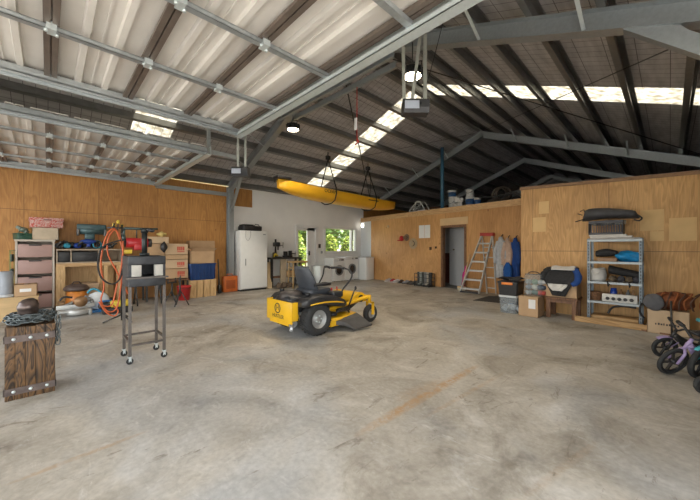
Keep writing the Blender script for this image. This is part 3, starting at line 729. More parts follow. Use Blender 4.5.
# ---- drawer cabinet
CX = -8.74; c0, c1 = PX(15, 300, CX).y, PX(54.5, 300, CX).y; CT = 1.39
t = thing('drawer_cabinet', 'tall cream cabinet with mauve drawers against the left plywood wall', 'cabinet', (XL+.27, (c0+c1)/2, 0))
cream = M('cream_laminate', (.55,.49,.42), .6, 0, .06, 5); mauve = M('mauve_drawer', (.42,.27,.24), .5, 0, .06, 6)
m = MB(); x0 = XL+.02; tk = .03
m.bb(x0, CX, c0, c0+tk, 0, CT); m.bb(x0, CX, c1-tk, c1, 0, CT); m.bb(x0, CX+.015, c0-.01, c1+.01, CT, CT+.035); m.bb(x0, CX, c0, c1, 0, .05); m.bb(x0, x0+.01, c0, c1, 0, CT)
part(m, 'body', cream, t)
for zt_, zb_ in ((1.35,1.08),(1.04,.75),(.71,.40),(.36,.07)):
    m = MB(); m.bb(x0+.03, CX-.02, c0+tk+.005, c1-tk-.005, zb_, zt_-.03); m.bb(CX-.02, CX, c0+tk+.005, c1-tk-.005, zb_, zt_-.02, .005)
    d = part(m, 'drawer', mauve, t)
    ym = (c0+c1)/2; part(MB().bb(CX, CX+.02, ym-.09, ym+.09, zt_-.045, zt_-.02, .006), 'drawer_pull', darkst, d)
z_ = CT+.035
# things on the cabinet
a, b_ = PX(32, 0, CX+0).y, PX(60, 0, CX).y
t = carton('storage_box', 'pale cream cardboard box with a sagging lid on top of the drawer cabinet', XL+.1, CX-.03, a, b_-.02, z_, .235, M('cream_card', (.55,.45,.33), .8), tape=False)
zz = z_+.25
speck = speckle('red_white_pattern', (.62,.5,.45), (.5,.07,.05), 60, .5)
t = thing('storage_box', 'red and white patterned box topmost of the pile on the drawer cabinet', 'box', ((XL+CX)/2, (a+b_)/2, zz), .06)
part(MB().bb(-.2,.18,-.24,.24,0,.13,.004), 'carton_body', speck, t, local=True)
l_ = part(MB().bb(-.21,.19,-.25,.25,.13,.2,.004), 'lid', speck, t, local=True); part(MB().bb(.19,.195,-.05,.06,.15,.165), 'slot', blackm, l_, local=True)
t = thing('tool_case', 'dark green metal tool case on the left end of the drawer cabinet top', 'tool case', (CX-.2, c0+.1, z_), .3)
part(MB().bb(-.14,.14,-.11,.11,0,.1,.008), 'case_body', M('dark_green_paint', (.03,.09,.06), .4), t, local=True); part(MB().bb(-.145,.145,-.115,.115,.1,.13,.008).tube([(0,-.06,.13),(0,-.055,.17),(0,.055,.17),(0,.06,.13)], .008, 6), 'lid', M('dark_green_paint', (.03,.09,.06), .4), t, local=True)
solo(MB().bar((CX-.2, c0+.16, z_+.145), (CX-.3, c0+.02, z_+.26), .07, .05).ell((CX-.25,c0+.1,z_+.2),(.09,.07,.05)), 'hand_plane', M('grey_green_paint', (.16,.2,.16), .5), 'grey hand plane lying on the green tool case', 'tool')
# small rack beside the cabinet
ra, rb = PX(9, 0, CX).y, PX(14, 0, CX).y
t = thing('bottle_rack', 'narrow olive metal rack of small dark bins left of the drawer cabinet', 'rack', (CX-.1, (ra+rb)/2, 0))
part(MB().bb(CX-.25,CX-.235,ra,ra+.015,0,1.22).bb(CX-.0,CX+.015,ra,ra+.015,0,1.22).bb(CX-.25,CX-.235,rb-.02,rb-.005,0,1.22).bb(CX-.25,CX+.015,ra,rb-.005,1.2,1.22), 'rack_frame', M('olive_paint', (.25,.22,.06), .5), t)
for z_ in (1.0,.72,.44): part(MB().bb(CX-.24,CX+.02,ra+.015,rb-.02,z_,z_+.14,.01), 'bin', M('bin_green', (.05,.08,.07), .5), t)
# plywood chest in front, with box, tube and rag
KX = -7.95; k0, k1 = PX(-14, 0, KX).y, PX(38, 0, KX).y; KZ = .4
t = thing('plywood_chest', 'low pale plywood chest on the floor in front of the drawer cabinet', 'chest', (KX-.2, (k0+k1)/2, 0))
m = MB().bb(KX-.42, KX, k0, k1, 0, KZ-.02); part(m, 'chest_body', M('pale_plywood', (.58,.4,.2), .6, 0, .08, 4, 0, 0, (1,1,5)), t)
part(MB().bb(KX-.43, KX+.01, k0-.01, k1+.01, KZ-.02, KZ), 'chest_lid', M('pale_plywood', (.58,.4,.2), .6), t)
a, b_ = PX(13.5, 0, KX).y, PX(37, 0, KX-.03).y
carton('cardboard_box', 'small brown cardboard box with a white label on the low plywood chest', KX-.4, KX-.03, a, b_, KZ, .2, None, mark=('label', whitem), label_on='x')
a = PX(6, 0, KX-.15); solo(MB().lathe([(0,0),(.085,0),(.088,.01),(.088,.44),(.07,.45),(.07,.02),(0,.02)], (KX-.17, a.y, KZ), 'z', 20), 'plastic_pipe', M('grey_plastic', (.28,.3,.33), .4), 'short upright grey plastic pipe at the far left on the plywood chest', 'pipe')
solo(MB().ell((KX-.06, PX(6,0,KX).y, KZ+.025), (.06,.13,.025), .2, amp=.12, seed=2), 'rag', M('white_rag', (.62,.64,.66), .9), 'crumpled white rag at the foot of the grey pipe', 'rag')
# ---- workbench
WXf = -8.72; w0, w1 = PX(54.8, 0, WXf).y+.02, PX(122, 0, WXf).y
t = thing('workbench', 'long pale wooden workbench with black open compartments against the left wall', 'workbench', (WXf-.25, (w0+w1)/2, 0))
wx0 = XL+.02; TZ = 1.24
part(MB().bb(wx0, WXf+.02, w0, w1, TZ-.03, TZ), 'bench_top', M('worn_bench', (.42,.33,.24), .7, 0, .15, 8), t)
m = MB(); m.bb(wx0, WXf, w0, w1, TZ-.3, TZ-.275); m.bb(wx0, wx0+.01, w0, w1, TZ-.28, TZ-.03)
for y_ in (w0, PX(70.5,0,WXf).y, PX(98,0,WXf).y, w1-.02): m.bb(wx0, WXf, y_, y_+.02, TZ-.28, TZ-.03)
part(m, 'compartment', M('worn_bench', (.42,.33,.24), .7), t)
for a, b_ in ((w0+.02, PX(70.5,0,WXf).y), (PX(70.5,0,WXf).y+.02, PX(98,0,WXf).y)):
    part(MB().bb(wx0+.02, WXf-.03, a+.005, b_-.005, TZ-.27, TZ-.06, .005), 'drawer', blackp, t)
part(MB().bb(WXf-.05, WXf, w0, w1, TZ-.37, TZ-.3), 'front_rail', pineh, t)
for y_ in (w0+.03, PX(63,0,WXf).y, PX(100,0,WXf).y, PX(106,0,WXf).y, w1-.06):
    part(MB().bb(WXf-.09, WXf-.0, y_-.035, y_+.035, 0, TZ-.37), 'leg', pine, t)
part(MB().bb(wx0+.03, wx0+.05, w0+.1, w1-.1, .1, .9), 'back_panel', pine, t)
# bench clutter
rz_ = lambda u: PX(u, 0, WXf-.12).y
t = thing('bench_grinder', 'teal bench machine standing on the wooden workbench', 'grinder', (WXf-.2, rz_(92), TZ))
teal = M('teal_grey_paint', (.06,.11,.12), .4, .2, .2)
m = MB(); yc = rz_(92); m.bb(WXf-.3,WXf-.1,yc-.1,yc+.1,TZ,TZ+.03); m.cyl((WXf-.2,yc,TZ+.02),(WXf-.2,yc,TZ+.34),.05); part(m, 'pedestal', darkst, t)
part(MB().cyl((WXf-.2,yc-.2,TZ+.4),(WXf-.2,yc+.2,TZ+.4),.08,n=18).bb(WXf-.26,WXf-.12,yc-.25,yc+.25,TZ+.42,TZ+.54,.02).bb(WXf-.24,WXf-.1,yc-.12,yc+.05,TZ+.2,TZ+.34,.02), 'motor_body', teal, t)
for s in (-1,1): part(MB().cyl((WXf-.2,yc+s*.21,TZ+.38),(WXf-.2,yc+s*.25,TZ+.38),.09,n=20), 'grinding_wheel', M('stone_grey', (.2,.2,.2), .8), t)
t = thing('cordless_drill', 'blue cordless drill lying on the workbench below the teal machine', 'drill', (WXf-.05, rz_(88), TZ))
blue = M('blue_plastic', (.02,.06,.32), .4); cyan = M('cyan_plastic', (.05,.3,.42), .4)
yc = rz_(88); part(MB().ell((WXf-.06,yc,TZ+.16),(.06,.14,.05)).bb(WXf-.09,WXf-.04,yc-.03,yc+.04,TZ+.03,TZ+.15,.015), 'drill_body', blue, t); part(MB().bb(WXf-.11,WXf-.02,yc-.06,yc+.06,TZ,TZ+.05,.01), 'battery', blackp, t); part(MB().cyl((WXf-.06,yc+.12,TZ+.16),(WXf-.06,yc+.19,TZ+.16),.025,.015), 'chuck', blackp, t)
sp_ = [(58,'black',.06),(61,'grey',.05),(64,'black',.05),(67,'cyan',.06),(71,'black',.07),(74,'cyan',.05),(77,'blue',.06),(80,'black',.07),(83,'grey',.06),(97,'cyan',.07),(101,'black',.06),(104,'tan',.07),(110,'black',.05)]
cm = {'black':blackp,'grey':galv,'cyan':cyan,'blue':blue,'tan':M('tan_leather',(.4,.22,.1),.7)}
names = {'black':'black','grey':'grey','cyan':'cyan','blue':'blue','tan':'tan'}
where = ['at the left end of the workbench top','second from the bench left end','third from the bench left end','first cyan one from the bench left end','between two cyan tools on the bench','second cyan one from the bench left end','left of the black one beside the drill','just left of the grey one by the drill','touching the left side of the blue drill','right of the teal machine, its ring upright','right of the cyan ring tool','behind the orange hose loop','at the right end behind the red hoist']
for i, (u, c_, s_) in enumerate(sp_):
    y_ = rz_(u); x_ = WXf-.08-.09*(i % 3); s_ *= 1.9
    t = thing('hand_tool', '%s hand tool lying on the workbench, %s' % (names[c_], where[i]), 'tool', (x_, y_, TZ), i*1.1, 'hand tools on the workbench')
    if i == 9:
        part(MB().torus((0,0,.1), .08, .014, 'x', 20, 6), 'guard_ring', cm[c_], t, local=True); part(MB().cyl((-.03,0,.1),(.03,0,.1),.03).cyl((0,0,.1),(0,0,.0),.012), 'tool_body', blackp, t, local=True)
    else:
        part(MB().tube([(-.09,0,s_*.5),(-.03,0,s_*.62),(.05,.01,s_*.6)], [s_*.3,s_*.5,s_*.42], 8, sub=2), 'tool_body', cm[c_], t, local=True)
        part(MB().tube([(.04,0,s_*.5),(.06,.03,s_*1.1),(.12,.05,s_*1.3)], [.02,.028,.018], 6), 'tool_head', darkst, t, local=True)
# ---- under and before the bench
def lx(u, X): return PX(u, 0, X).y
yb = lx(76.5, -8.3)
t = thing('shop_vacuum', 'orange shop vacuum with a dark round lid under the workbench', 'vacuum', (-8.3, yb, 0))
part(MB().lathe([(0,0),(.15,0),(.17,.04),(.155,.36),(.13,.38),(0,.38)], (-8.3,yb,.03), 'z', 20), 'tank', M('orange_plastic', (.65,.22,.03), .4), t)
part(MB().lathe([(.18,.38),(.2,.4),(.2,.43),(.16,.48),(.08,.51),(0,.51)], (-8.3,yb,.03), 'z', 20).tube([(-8.3,yb-.07,.53),(-8.3,yb-.04,.58),(-8.3,yb+.04,.58),(-8.3,yb+.07,.53)], .012, 6), 'lid', M('dark_brown_plastic', (.1,.07,.06), .4), t)
for a in (0,2.1,4.2): part(MB().ell((-8.3+.12*math.cos(a),yb+.12*math.sin(a),.02),(.02,.02,.02),u=8,v=6), 'caster', blackp, t)
MX = -7.75; ym = lx(78, MX)
t = thing('mitre_saw', 'grey aluminium mitre saw base on the floor in front of the workbench', 'saw', (MX, ym, 0))
alu = M('cast_aluminium', (.5,.5,.48), .45, .4, .1)
m = MB().lathe([(0,.02),(.16,.02),(.18,.05),(.18,.1),(.16,.12),(0,.12)], (MX,ym,0), 'z', 28).bb(MX-.12,MX+.12,ym-.34,ym+.2,.07,.11,.02)
part(m, 'saw_base', alu, t)
for dx, dy in ((.1,-.31),(-.1,-.31),(.1,.17),(-.1,.17)): part(MB().cyl((MX+dx,ym+dy,0),(MX+dx,ym+dy,.08),.03,n=10), 'foot', alu, t)
part(MB().bb(MX-.06,MX-.03,ym-.3,ym+.25,.12,.2,.01), 'fence', alu, t)
m = MB().ell((MX-.05,ym+.1,.27),(.06,.1,.05)).tube([(MX-.08,ym+.22,.15),(MX-.08,ym+.2,.25),(MX-.05,ym+.1,.33)], .03, 8, sub=3); part(m, 'saw_arm', M('grey_paint', (.25,.25,.25), .5), t)
part(MB().lathe([(0,-.01),(.1,-.008),(.1,.008),(0,.01)], (MX,ym+.04,.25), 'x', 24), 'blade_guard', M('bronze_guard', (.3,.17,.08), .4, .4), t)
part(MB().tube([(MX+.02,ym-.08,.34),(MX+.03,ym-.2,.36),(MX+.03,ym-.25,.3)], .018, 8, sub=3), 'handle', blackp, t)
SX = -7.9; ys = lx(98, SX)
t = thing('circular_saw', 'circular saw with white blade guard and blue body beside the orange hoses', 'saw', (SX, ys, 0))
part(MB().lathe([(0,-.03),(.15,-.025),(.18,0),(.15,.03),(0,.035)], (SX,ys,.22), 'x', 28), 'blade_guard', M('white_plastic', (.72,.75,.76), .4), t)
part(MB().bb(SX-.1,SX+.12,ys-.2,ys+.2,0,.05,.012).bb(SX+.02,SX+.12,ys+.0,ys+.22,.05,.22,.03), 'saw_body', M('saw_blue', (.02,.18,.48), .4), t)
part(MB().tube([(SX,ys+.05,.37),(SX,ys-.02,.44),(SX,ys-.1,.45),(SX,ys-.16,.38)], .02, 8, sub=3), 'handle', cyan, t)
X_ = -7.5; yt = lx(115, X_)
t = thing('demolition_saw', 'yellow and black power saw on the floor under the orange hose loops', 'saw', (X_, yt, 0))
part(MB().bb(X_-.1,X_+.08,yt-.08,yt+.24,.12,.24,.03), 'motor_body', M('yellow_plastic', (.7,.5,.05), .4), t); part(MB().bb(X_-.12,X_+.1,yt-.2,yt+.28,0,.12,.03).ell((X_,yt-.14,.16),(.07,.12,.08)), 'chassis', blackp, t)
# loose metal scrap by the saws
rnd = random.Random(5)
for i, (u, c_) in enumerate(((66,galv),(70,darkst),(84,M('bronze_guard',(.3,.17,.08))),(87,galv),(91,darkst),(106,darkst))):
    X_ = -8.15-.05*(i % 3); y_ = lx(u, X_)
    t = solo(MB().box((X_,y_,.07), (.16,.12,.14), i*.7, .02).cyl((X_,y_-.08,.1),(X_+.02,y_+.1,.2),.03).torus((X_+.08,y_,.09),.06,.015,'x',16,6), 'power_tool', c_, ['grey angle tool under the left bench post','dark motor tool in front of the orange vacuum','bronze motor behind the mitre saw','grey motor right of the bronze motor','dark motor between grey motor and circular saw','dark motor right of the circular saw'][i], 'tool', 'power tools heaped under the bench')
t = carton('cardboard_box', 'plain cardboard box under the workbench behind the power tools', -9.1, -8.62, lx(80,-8.7), lx(99,-8.7), 0, .5, cardb2)
t = carton('cardboard_box', 'open small cardboard box under the workbench near its left leg', -8.6, -8.3, lx(56,-8.4)+.03, lx(64,-8.4), 0, .18, cardb)
# ---- archive box stacks
BX = -8.5
def col(u0, u1, rows, g, labels, opens=(), marks=(), X=BX, inset=0):
    pass
rows = [ # u0,u1,vtop,vbot, label
 (147,165,243.5,255,'brown cardboard carton at the top left of the archive stack', None, 0),
 (165,188.5,243.5,254.5,'top red-printed cardboard carton on the archive stack', 'red', 0),
 (165,188.5,254.5,259.5,'shallow open cardboard tray between the top red-printed cartons', None, 1),
 (165,188.5,259.5,268.5,'middle red-printed cardboard carton of the archive stack', 'red', 0),
 (165,188.5,268.5,278.5,'lowest red-printed cardboard carton of the archive stack', 'red', 0),
 (147,165,255,266,'brown cardboard carton second from top, left of the archive stack', None, 0),
 (147,165,266,280,'brown cardboard carton low in the left archive stack behind the forge', None, 0),
 (148,169.5,236.5,243.5,'long shallow cardboard carton lying on top of the archive stacks', None, 0)]
for i, (u0,u1,v0,v1,lb,mk_,op) in enumerate(rows):
    a, b_ = lx(u0,BX)+.005, lx(u1,BX)-.005; zt_, zb_ = PX((u0+u1)/2, v0, BX).z, PX((u0+u1)/2, v1, BX).z
    xo = -.02*(i % 2)
    carton('archive_carton', lb, BX-.42+xo, BX+xo, a, b_, zb_, zt_-zb_-.012, cardb2 if i % 2 else cardb, group='cartons stacked along the left wall', mark=('red', redm) if mk_ else None, tape=False)
# support for the stacks: a low steel bench
zs = PX(176, 278.7, BX).z; za = PX(156,280,BX).z
t = thing('steel_trestle', 'dark low trestle carrying the cardboard archive cartons', 'trestle', (BX-.2, lx(168,BX), 0))
m = MB().bb(BX-.44, BX, lx(165.3,BX), lx(189,BX), zs-.05, zs-.012); part(m, 'top', brownwood, t)
part(MB().bb(BX-.44, BX-.001, lx(146,BX), lx(165.2,BX), za-.05, za-.012), 'top', brownwood, t)
for y_ in (lx(147,BX), lx(165,BX), lx(188,BX)):
    for x_ in (BX-.4, BX-.03): part(MB().bb(x_-.02,x_+.02,y_-.02,y_+.02,0,min(zs,za)-.05), 'leg', darkst, t)
solo(MB().ell((BX-.1, lx(163,BX), PX(163,236.5,BX).z+.055), (.1,.09,.06), .3, amp=.2, seed=3), 'rag', M('yellow_rag', (.55,.42,.15), .9), 'crumpled yellow rag topmost on the archive cartons', 'rag')
solo(MB().ell((BX+.08, lx(163,BX), PX(163,247,BX).z), (.06,.07,.12), .3, amp=.1, seed=4).cyl((BX-.01,lx(163,BX),PX(163,247,BX).z+.02),(BX+.08,lx(163,BX),PX(163,247,BX).z+.02),.012), 'welding_mask', blackp, 'black welding mask hanging on the front of the archive cartons', 'mask')
y_ = lx(184,-8.25); t = thing('plastic_bucket', 'red plastic bin on the floor below the archive cartons', 'bin', (-8.25, y_, 0))
part(MB().lathe([(0,0),(.12,0),(.155,.32),(.165,.33),(.165,.345),(.15,.34),(.115,.02),(0,.02)], (-8.25,y_,0), 'z', 20), 'bucket_body', M('red_plastic', (.5,.03,.03), .4), t); part(MB().tube([(-8.25,y_-.165,.33),(-8.13,y_-.1,.3),(-8.09,y_,.28),(-8.13,y_+.1,.3),(-8.25,y_+.165,.33)], .006, 6, sub=3), 'bucket_handle', darkst, t)
# wooden crate, blue tub, open carton
a, b_ = lx(190,BX+.1), lx(216.5,BX+.1); zc = PX(203,280,BX+.1).z
t = thing('slatted_crate', 'wooden slatted crate on the floor carrying the blue tub', 'crate', (BX-.1, (a+b_)/2, 0))
m = MB().bb(BX-.35,BX-.33,a,b_,0,zc-.02).bb(BX-.35,BX+.08,a,a+.02,0,zc-.02).bb(BX-.35,BX+.08,b_-.02,b_,0,zc-.02).bb(BX-.35,BX+.1,a,b_,zc-.02,zc); part(m, 'crate_body', pine, t)
w_ = (b_-a)/4
for i in range(4): part(MB().bb(BX+.08,BX+.1,a+i*w_+.008,a+(i+1)*w_-.008,.0,zc-.02), 'slat', pine, t)
zt_ = PX(203,263.5,BX+.1).z
t = thing('plastic_tub', 'dark blue plastic tub on the slatted crate by the left wall', 'tub', (BX-.1, (a+b_)/2, zc))
ym_ = (a+b_)/2; L_ = (b_-a)/2
def rr(hx_, hy_, z): return [Vector((BX-.13+hx_*sx_, ym_+hy_*sy_, z)) for sx_, sy_ in ((1,-.9),(1,.9),(.9,1),(-.9,1),(-1,.9),(-1,-.9),(-.9,-1),(.9,-1))]
m = MB().loft([rr(.19,L_*.86,zc+.001), rr(.22,L_*.97,zt_-.03), rr(.235,L_*1.02,zt_-.03), rr(.235,L_*1.02,zt_), rr(.21,L_*.94,zt_), rr(.18,L_*.83,zc+.02)], True, False)
bt = M('blue_tub_plastic', (.015,.05,.17), .4); part(m, 'tub_body', bt, t)
for i in range(7): part(MB().bb(BX+.06,BX+.1,a+.04+i*(b_-a-.08)/6-.006,a+.04+i*(b_-a-.08)/6+.006,zc+.02,zt_-.03), 'rib', bt, t)
carton('archive_carton', 'worn open cardboard carton stacked in the dark blue tub', BX-.33, BX+.06, a+.04, b_-.04, zt_-.0, PX(203,251,BX).z-zt_, cardb, open_=True)
a2, b2_ = lx(189.5,XL+.3), lx(215,XL+.3)
carton('archive_carton', 'brown carton behind the open carton, close to the plywood wall', XL+.02, XL+.3, a2, b2_, 0, PX(203,241,XL+.3).z, cardb)
# orange case
FXx = -8.8; a, b_ = lx(223.5,FXx), lx(238,FXx); zt_ = PX(230,276,FXx).z
t = thing('tool_case', 'upright orange plastic tool case at the foot of the steel column', 'tool case', (FXx-.08, (a+b_)/2, 0))
part(MB().bb(FXx-.16,FXx,a,b_,0,zt_,.03), 'case_body', M('orange_case', (.6,.15,.03), .4), t); part(MB().tube([(FXx-.08,(a+b_)/2-.08,zt_-.01),(FXx-.08,(a+b_)/2-.07,zt_+.05),(FXx-.08,(a+b_)/2+.07,zt_+.05),(FXx-.08,(a+b_)/2+.08,zt_-.01)], .012, 8), 'handle', M('orange_case', (.6,.15,.03), .4), t)
part(MB().bb(FXx,FXx+.008,a+.08,b_-.08,.1,zt_-.12,.003), 'case_panel', M('dark_orange', (.4,.09,.02), .5), t)
# dark tool beside the case
y_ = lx(219.5,-8.75); solo(MB().tube([(-8.75,y_,0),(-8.8,y_,.45),(-8.85,y_,.95)], [.03,.02,.015], 8).box((-8.75,y_,.12),(.12,.07,.24),0,.02), 'garden_tool', darkst, 'dark upright garden tool between the crate and orange case', 'tool')
# tripod stands
def roller(u, v, s, lb, rz):
    g = PG(u, v); t = thing('tripod_stand', lb, 'stand', g, rz, 'black tripod stands in front of the cartons')
    part(MB().cyl((0,0,.3*s),(0,0,.78*s),.018), 'pole', darkst, t, local=True)
    for a in (0,2.1,4.2): part(MB().cyl((0,0,.5*s),(.25*s*math.cos(a),.25*s*math.sin(a),.01),.012), 'leg', darkst, t, local=True)
    part(MB().bar((0,-.1,.78*s),(0,.1,.78*s),.04,.03).cyl((0,-.09,.78*s),(0,-.09,.9*s),.014).cyl((0,.08,.78*s),(0,.08,.94*s),.016,.01), 'head', darkst, t, local=True)
roller(172,304,.62,'left black tripod stand before the archive cartons',.3); roller(180,306,.7,'right black tripod stand before the red bin',1.2)
y_ = PG(149,304); t = thing('saw_horse', 'black folding saw horse on the floor seen between the forge legs', 'saw horse', y_)
part(MB().bar((0,-.3,.5),(0,.25,.5),.08,.05), 'top_beam', darkst, t, local=True)
for s, y2 in ((-1,-.25),(1,-.25),(-1,.2),(1,.2)): part(MB().cyl((0,y2,.5),(s*.2,y2,.01),.015), 'leg', darkst, t, local=True)
# ================================================================== MOWER (faces +y, its right side is +x)
MXC = -3.94; MRY = 2.79
t = thing('ride_on_mower', 'yellow and black zero-turn ride-on mower parked in the middle of the concrete floor', 'mower', (MXC, 3.1, 0))
MWO = t
mgr = M('mower_black', (.028,.028,.03), .38, 0, .2, 12); seatm = M('seat_grey_vinyl', (.055,.06,.07), .45, 0, .15, 20, .1); ltg = M('seat_light_vinyl', (.24,.24,.24), .5); rimm = M('rim_grey', (.36,.36,.35), .4, .3, .1)
def wheel(x, y, r, w, name, tread=True, side=1):
    prof = [(r*.56,-w*.42),(r*.6,-w*.5),(r*.8,-w*.52),(r*.93,-w*.46),(r,-w*.3),(r,w*.3),(r*.93,w*.46),(r*.8,w*.52),(r*.6,w*.5),(r*.56,w*.42)]
    o = part(MB().lathe(prof, (x,y,r), 'x', 32, True), name, rubber, t)
    if tread:
        m = MB()
        for k_ in range(22):
            a = 2*PI*k_/22
            for s in (-1,1):
                c = Vector((x+s*w*.2, y+math.cos(a)*(r+.002), r+math.sin(a)*(r+.002)))
                m.box(c, (w*.4,.02,.008), Matrix.Rotation(a+PI/2, 3, 'X') @ Matrix.Rotation(s*.35, 3, 'Z'))
        part(m, 'tread', rubber, o)
    m = MB().lathe([(0,-w*.2),(r*.5,-w*.2),(r*.56,-w*.42),(r*.6,-w*.44),(r*.6,w*.44),(r*.56,w*.42),(r*.48,w*.22),(r*.3,w*.12),(r*.22,w*.3),(r*.1,w*.34),(0,w*.34)], (x,y,r), 'x', 28)
    h = part(m, 'wheel_rim', rimm, o)
    if tread:
        for k_ in range(5):
            a = 2*PI*k_/5; part(MB().cyl((x+w*.1, y+math.cos(a)*r*.2, r+math.sin(a)*r*.2), (x+w*.42, y+math.cos(a)*r*.2, r+math.sin(a)*r*.2), .009, n=6), 'lug_nut', galv_l, h)
    return o
wheel(MXC+.36, MRY, .235, .19, 'rear_wheel'); wheel(MXC-.36, MRY, .235, .19, 'rear_wheel')
FYW = 3.96; FWX = .36
for s in (1,-1):
    wheel(MXC+s*FWX, FYW, .145, .09, 'front_wheel', False)
    x = MXC+s*FWX
    m = MB(); m.bb(x-.07,x-.06,FYW-.03,FYW+.03,.13,.34,.0).bb(x+.06,x+.07,FYW-.03,FYW+.03,.13,.34).bb(x-.07,x+.07,FYW-.03,FYW+.03,.32,.345).cyl((x,FYW-.02,.34),(x,FYW-.02,.46),.03).cyl((x-.09,FYW,.145),(x+.09,FYW,.145),.012)
    part(m, 'caster_fork', yel, t)
# front frame tubes
m = MB()
m.tube([(MXC+.22,3.1,.3),(MXC+.25,3.5,.34),(MXC+.3,3.8,.4),(MXC+FWX,FYW-.02,.42)], .034, 4, sub=3)
m.tube([(MXC-.22,3.1,.3),(MXC-.25,3.5,.34),(MXC-.3,3.8,.4),(MXC-FWX,FYW-.02,.42)], .034, 4, sub=3)
m.bar((MXC-FWX,FYW-.03,.42),(MXC+FWX,FYW-.03,.42),.07,.06,bev=.01)
part(m, 'front_frame', yel, t)
# footwell and footplate
m = MB(); m.grid(lambda a, b_: (MXC-.22+.44*a, 3.28+.62*b_, .22+.05*b_+.2*max(0,b_-.55)**1.2*1.6), 4, 14); part(m, 'foot_plate', darkst, t, solid=.01)
m = MB(); n_ = 10
m.loft([[Vector((MXC-.33+.6*k_/8.0, 3.8+.17*math.cos(PI*q_/n_), .34+.17*math.sin(PI*q_/n_))) for q_ in range(n_+1)] for k_ in range(9)], True, True)
part(m, 'front_cowl', yel, t)
part(MB().cyl((MXC+.265,3.82,.4),(MXC+.285,3.82,.4),.06,n=18), 'cowl_opening', blackp, t)
# main side frame, deck
m = MB(); 
for s in (-1,1): m.bb(MXC+s*.2-.025,MXC+s*.2+.025,2.5,3.3,.24,.32,.006)
m.bb(MXC-.22,MXC+.22,2.48,2.56,.22,.34,.006); part(m, 'main_frame', yel, t)
dk = []
def deckring(z, k_):
    pts = [(-.5,3.0),(-.5,3.45),(-.38,3.66),(.0,3.74),(.34,3.66),(.44,3.45),(.44,3.02),(.3,2.96),(-.36,2.96)]
    return [Vector((MXC+x*k_, 3.33+(y-3.33)*k_, z)) for x, y in pts]
m = MB().loft([deckring(.075,1), deckring(.17,1), deckring(.2,.95), deckring(.205,.6)], True, False); dck = part(m, 'mower_deck', yel, t)
m = MB().loft([deckring(.07,1.015), deckring(.085,1.015)], True, False); part(m, 'deck_rim', mgr, dck)
for dx, dy in ((.26,3.2),(-.28,3.2),(0,3.45)): part(MB().lathe([(0,.0),(.07,0),(.075,.04),(.04,.06),(0,.065)], (MXC+dx,dy,.2), 'z', 16), 'pulley_cover', mgr, dck)
# discharge chute, hinged on the right of the deck
m = MB(); a_ = [Vector((MXC+.44,3.08,.21)),Vector((MXC+.44,3.52,.21)),Vector((MXC+.50,3.52,.20)),Vector((MXC+.50,3.08,.2))]
m.loft([[Vector((MXC+.43,3.1,.16)),Vector((MXC+.43,3.56,.22)),Vector((MXC+.43,3.56,.10)),Vector((MXC+.43,3.1,.10))],
        [Vector((MXC+.52,3.2,.15)),Vector((MXC+.52,3.56,.19)),Vector((MXC+.52,3.56,.09)),Vector((MXC+.52,3.2,.09))],
        [Vector((MXC+.66,3.3,.05)),Vector((MXC+.68,3.66,.06)),Vector((MXC+.66,3.65,.03)),Vector((MXC+.65,3.3,.03))]], True, False)
part(m, 'discharge_chute', M('chute_grey', (.075,.07,.066), .6, 0, .15), t)
# rear guard panel (yellow) with side returns and logo
RY = 2.4
m = MB(); m.bb(MXC-.35,MXC+.33,RY,RY+.012,.2,.5,.003); m.bb(MXC-.35,MXC-.338,RY,RY+.22,.24,.5,.003); m.bb(MXC+.318,MXC+.33,RY,RY+.1,.24,.5,.003); m.bb(MXC-.26,MXC+.24,RY,RY+.012,.165,.2)
gd = part(m, 'engine_guard', yel, t)
m = MB().torus((MXC-.04,RY-.001,.385),.068,.008,'y',28,6)
part(m, 'logo_ring', blackp, gd)
text('logo_letter', 'H', .1, blackp, gd, (MXC-.04,RY-.002,.385), FACE_NY)
text('logo_word', 'HUSTLER', .075, blackp, gd, (MXC-.03,RY-.002,.268), FACE_NY)
# engine with shroud behind the seat
m = MB().bb(MXC-.27,MXC+.25,2.43,2.85,.3,.44,.03).bb(MXC-.2,MXC+.2,2.45,2.8,.42,.56,.05); en = part(m, 'engine', mgr, t)
m = MB().lathe([(0,.6),(.1,.6),(.15,.58),(.17,.54),(.17,.5)], (MXC-.03,2.62,.02), 'z', 24); part(m, 'fan_shroud', M('shroud_brown_black', (.06,.05,.045), .5, 0, .3), en)
for s in (-1,1): part(MB().bb(MXC+s*.2-.05,MXC+s*.2+.05,2.42,2.6,.4,.5,.015), 'cylinder_cover', mgr, en)
part(MB().cyl((MXC-.02,2.52,.17),(MXC+.2,2.52,.17),.055).cyl((MXC+.2,2.5,.17),(MXC+.25,2.44,.1),.024).cyl((MXC+.05,2.52,.2),(MXC+.05,2.6,.3),.02), 'muffler', M('muffler_grey', (.6,.6,.6), .35, .5, .1), en)
part(MB().cyl((MXC+.26,2.62,.2),(MXC+.26,2.62,.34),.05).cyl((MXC-.26,2.62,.2),(MXC-.26,2.62,.34),.05), 'wheel_motor', galv, en)
part(MB().bb(MXC+.03,MXC+.1,2.425,2.43,.45,.475), 'warning_label', whitem, en)
